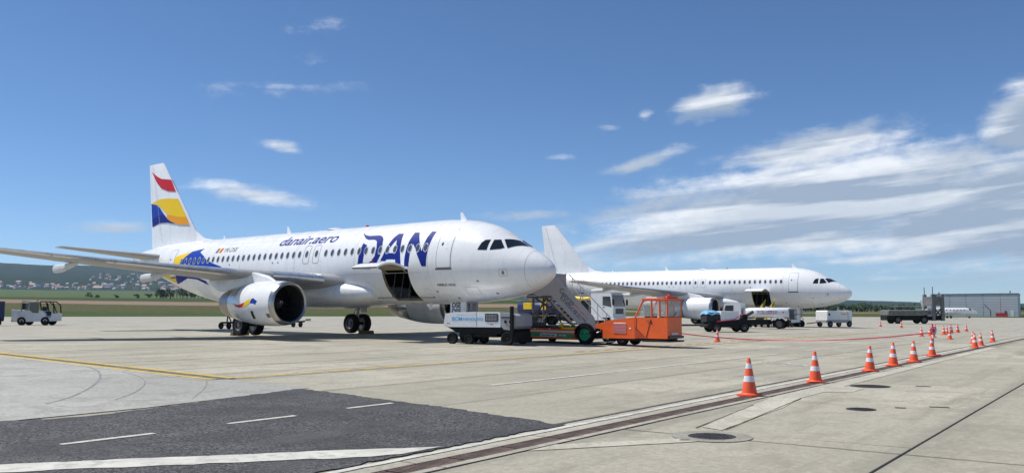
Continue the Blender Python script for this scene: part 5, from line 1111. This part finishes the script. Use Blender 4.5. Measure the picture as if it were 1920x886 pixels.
# --- grey hangar
M_clad = mat('hangar_cladding', (.60, .61, .625), .5, .2, var=.05, vscale=.4); M_clad2 = mat('hangar_trim', (.20, .21, .22), .5)
t = empty('hangar', (168.3, 311.4, -.1), R(-32)); tag(t, 'wide low grey metal clad hangar with flat roof', 'hangar')
part('core', M_clad2, t, (-16.3, 10.4, .2, 21.7, 0, 7.9)); 
for k in range(5):
    x0 = -16.4 + 5.4 * k; p = part('wall_panel', M_clad, t, (x0 + .06, x0 + 5.34, 0, .18, .1, 8.05)); m = MB()
    for q in range(8): m.box(x0 + .1, x0 + 5.3, -.03, .0, .9 + q * .9, .93 + q * .9)
    m.build('sheet_lap', M_clad2, p)
for k in range(4): p = part('wall_panel', M_clad, t, (10.42, 10.6, .2 + 5.4 * k, 5.5 + 5.4 * k, .1, 8.05)); q = part('wall_panel', M_clad, t, (-16.48, -16.3, .2 + 5.4 * k, 5.5 + 5.4 * k, .1, 8.05))
part('roof', M_clad2, t, (-16.6, 10.8, -.15, 21.9, 8.06, 8.35)); part('door', M_vwhite, t, (8.2, 9.2, -.06, .0, .1, 2.2)); part('window', M_pane, t, (6.3, 7.0, -.05, .0, 1.2, 2.2)); part('roof_vent', M_clad2, t, (-15, -14.5, 4, 4.5, 8.36, 9.0), (8, 8.4, 3, 3.4, 8.36, 9.3))
t = root('stored_container', 171.6, 306.2, -32, 'low bright red container standing against the hangar wall', 'container'); t.location.z = -.1; part('box', M_tape, t, (-1.8, 1.8, -.8, .8, .1, 1.3)); part('lid', M_lens, t, (-1.85, 1.85, -.85, .85, 1.3, 1.4))
t = root('jib_crane', 168.6, 307.8, -32, 'thin dark jib crane arm beside the red container', 'crane'); t.location.z = -.1; m = MB(); m.tube([(0, 0, 0), (0, 0, 2.4)], .15, 6); m.build('post', M_gear, t); m = MB(); m.tube([(0, 0, 2.2), (-1.8, 0, 4.4)], .12, 6); m.build('arm', M_gear, t)

# ------------------------------------------------------------------ cones, post and tape
def make_cone():
    t = empty('traffic_cone', (0, 0, 0)); H_ = .72; rb, rt = .145, .03
    rad = lambda z: rb + (rt - rb) * (z - .05) / (H_ - .05)
    m = MB(); m.prism([(x, y) for x, y in rrect(-.19, .19, -.19, .19, .05)], 0, .035, 0, 'z'); m.build('base', M_cone, t)
    m = MB(); m.lathe([(.035, .175), (.05, rad(.05) + .012), (.06, rad(.06)), (H_ - .02, rad(H_ - .02)), (H_, rt * .7), (H_, .001)], (0, 0, 0), 'z', 28); b = m.build('cone_body', M_cone, t)
    for z0, z1 in ((.27, .38), (.52, .62)): m = MB(); m.lathe([(z0, rad(z0) + .003), (z1, rad(z1) + .003)], (0, 0, 0), 'z', 28); m.build('reflective_band', M_coneband, b)
    return t
cone0 = make_cone(); used = False
CONES = [(4.62, 17.14, 1, 'tall orange cone by the drain, first before the L shaped repair patch'), (7.04, 20.41, 1, 'tall orange cone by the drain, at the corner of the pale repair patch'), (9.9, 24.31, 1, 'tall orange cone by the drain, first of three standing close together'), (11.61, 26.75, 1, 'tall orange cone by the drain, middle one of three close together'), (13.17, 28.77, 1, 'tall orange cone by the drain, last of three before the red sign post'),
         (15.64, 32.65, .95, 'orange cone right at the foot of the red and white post'), (10.65, 45.44, .9, 'lone orange cone under the red barrier tape near the stair truck'), (21.46, 40.64, .95, 'orange cone beside the drain line beyond the sign post, paired in front of another'), (23.33, 43.6, .9, 'orange cone behind its twin by the drain beyond the sign post'), (24.75, 47.02, .9, 'orange cone by the drain, middle of the last trio'), (26.85, 48.94, .9, 'orange cone farthest along the drain line')]
far_l = 'small distant orange cone in the cluster beyond the sign post'
CONES += [(x, y, .9, far_l) for x, y in ((27.51, 58.83), (28.79, 60.31), (27.28, 56.73), (26.39, 52.8), (31.28, 63.42), (32.29, 64.98), (34.17, 68.25), (34.47, 68.66), (35.7, 70.2), (36.12, 70.9), (38.54, 74.26), (39.41, 81.57))] + [(38.79, 92.11, .9, 'distant orange cone beside the rear end of the cargo loader'), (38.94, 87.53, .9, 'distant orange cone alone in front of the cargo loader')]
for k, (x, y, sc, lab) in enumerate(CONES):
    o = cone0 if k == 0 else copy_tree(cone0)
    o.location = (x, y, gz(x, y) + .012); q_ = sc * random.uniform(.96, 1.03); o.rotation_euler = (random.uniform(-.022, .022), random.uniform(-.022, .022), random.uniform(0, 1.5)); o.scale = (q_, q_, q_)
    tag(o, lab, 'traffic cone', 'traffic cones on the apron')
px_, py_ = 16.0, 33.3; pz = gz(px_, py_)
t = root('sign_post', px_, py_, -64, 'red and white post with round red sign holding the barrier tape', 'sign post'); m = MB()
m.lathe([(0, .28), (.05, .26), (.07, .06), (.07, .001)], (0, 0, 0), 'z', 20); m.build('base', M_tape, t)
for k in range(5): m = MB(); m.tube([(0, 0, .06 + k * .2), (0, 0, .26 + k * .2)], .032, 12); m.build('pole_section', (M_tape, M_coneband)[k % 2], t)
m = MB(); m.lathe([(-.012, .001), (-.012, .16), (.012, .16), (.012, .001)], (0.03, 0, .95), 'x', 28); sg = m.build('sign_disc', M_tape, t); m = MB(); m.lathe([(.0145, .12), (.0145, .10)], (0.03, 0, .95), 'x', 24); m.build('sign_ring', M_coneband, sg); m = MB(); m.tube([(0, 0, 1.06), (0, 0, 1.2)], .03, 8); m.build('cap', M_tape, t)
# sagging barrier tape from the stair truck to the post
p0, p1, N = Vector((7.3, 39.6, gz(7.3, 39.6) + .62)), Vector((px_, py_, pz + .88)), 40
m = MB(); vs = []
for k in range(N + 1):
    u = k / N; p = p0.lerp(p1, u); sag = 4 * u * (1 - u) * .34; tw = .6 + .5 * math.sin(u * 9)
    for e in (-1, 1): vs.append((p.x + e * .02 * math.cos(tw), p.y, p.z - sag + e * .024 * math.sin(tw + .9)))
m.add(vs, [(2 * k, 2 * k + 1, 2 * k + 3, 2 * k + 2) for k in range(N)], 0, True); bt = m.build('barrier_tape', mat('tape_red', (.42, .03, .06), .45, var=.2, vscale=3)); tag(bt, 'long sagging red barrier tape tied to the round sign post', 'barrier tape')

# ------------------------------------------------------------------ air
m = MB(); m.box(-13000, 13000, -300, 13000, -5, 460); hz = m.build('haze', [])
hm_ = bpy.data.materials.new('haze_air'); hm_.use_nodes = True; g = NT(hm_.node_tree); g.n.remove(g.n['Principled BSDF']); pv = g.new('ShaderNodeVolumePrincipled')
pv.inputs['Color'].default_value = (.55, .76, 1, 1); pv.inputs['Density'].default_value = 4.2e-5; pv.inputs['Anisotropy'].default_value = .2; g.l.new(pv.outputs[0], g.n['Material Output'].inputs['Volume'])
hz.data.materials.append(hm_); hz['kind'] = 'stuff'; hz['label'] = 'thin blue summer haze in the air over the airfield'; hz['category'] = 'haze'
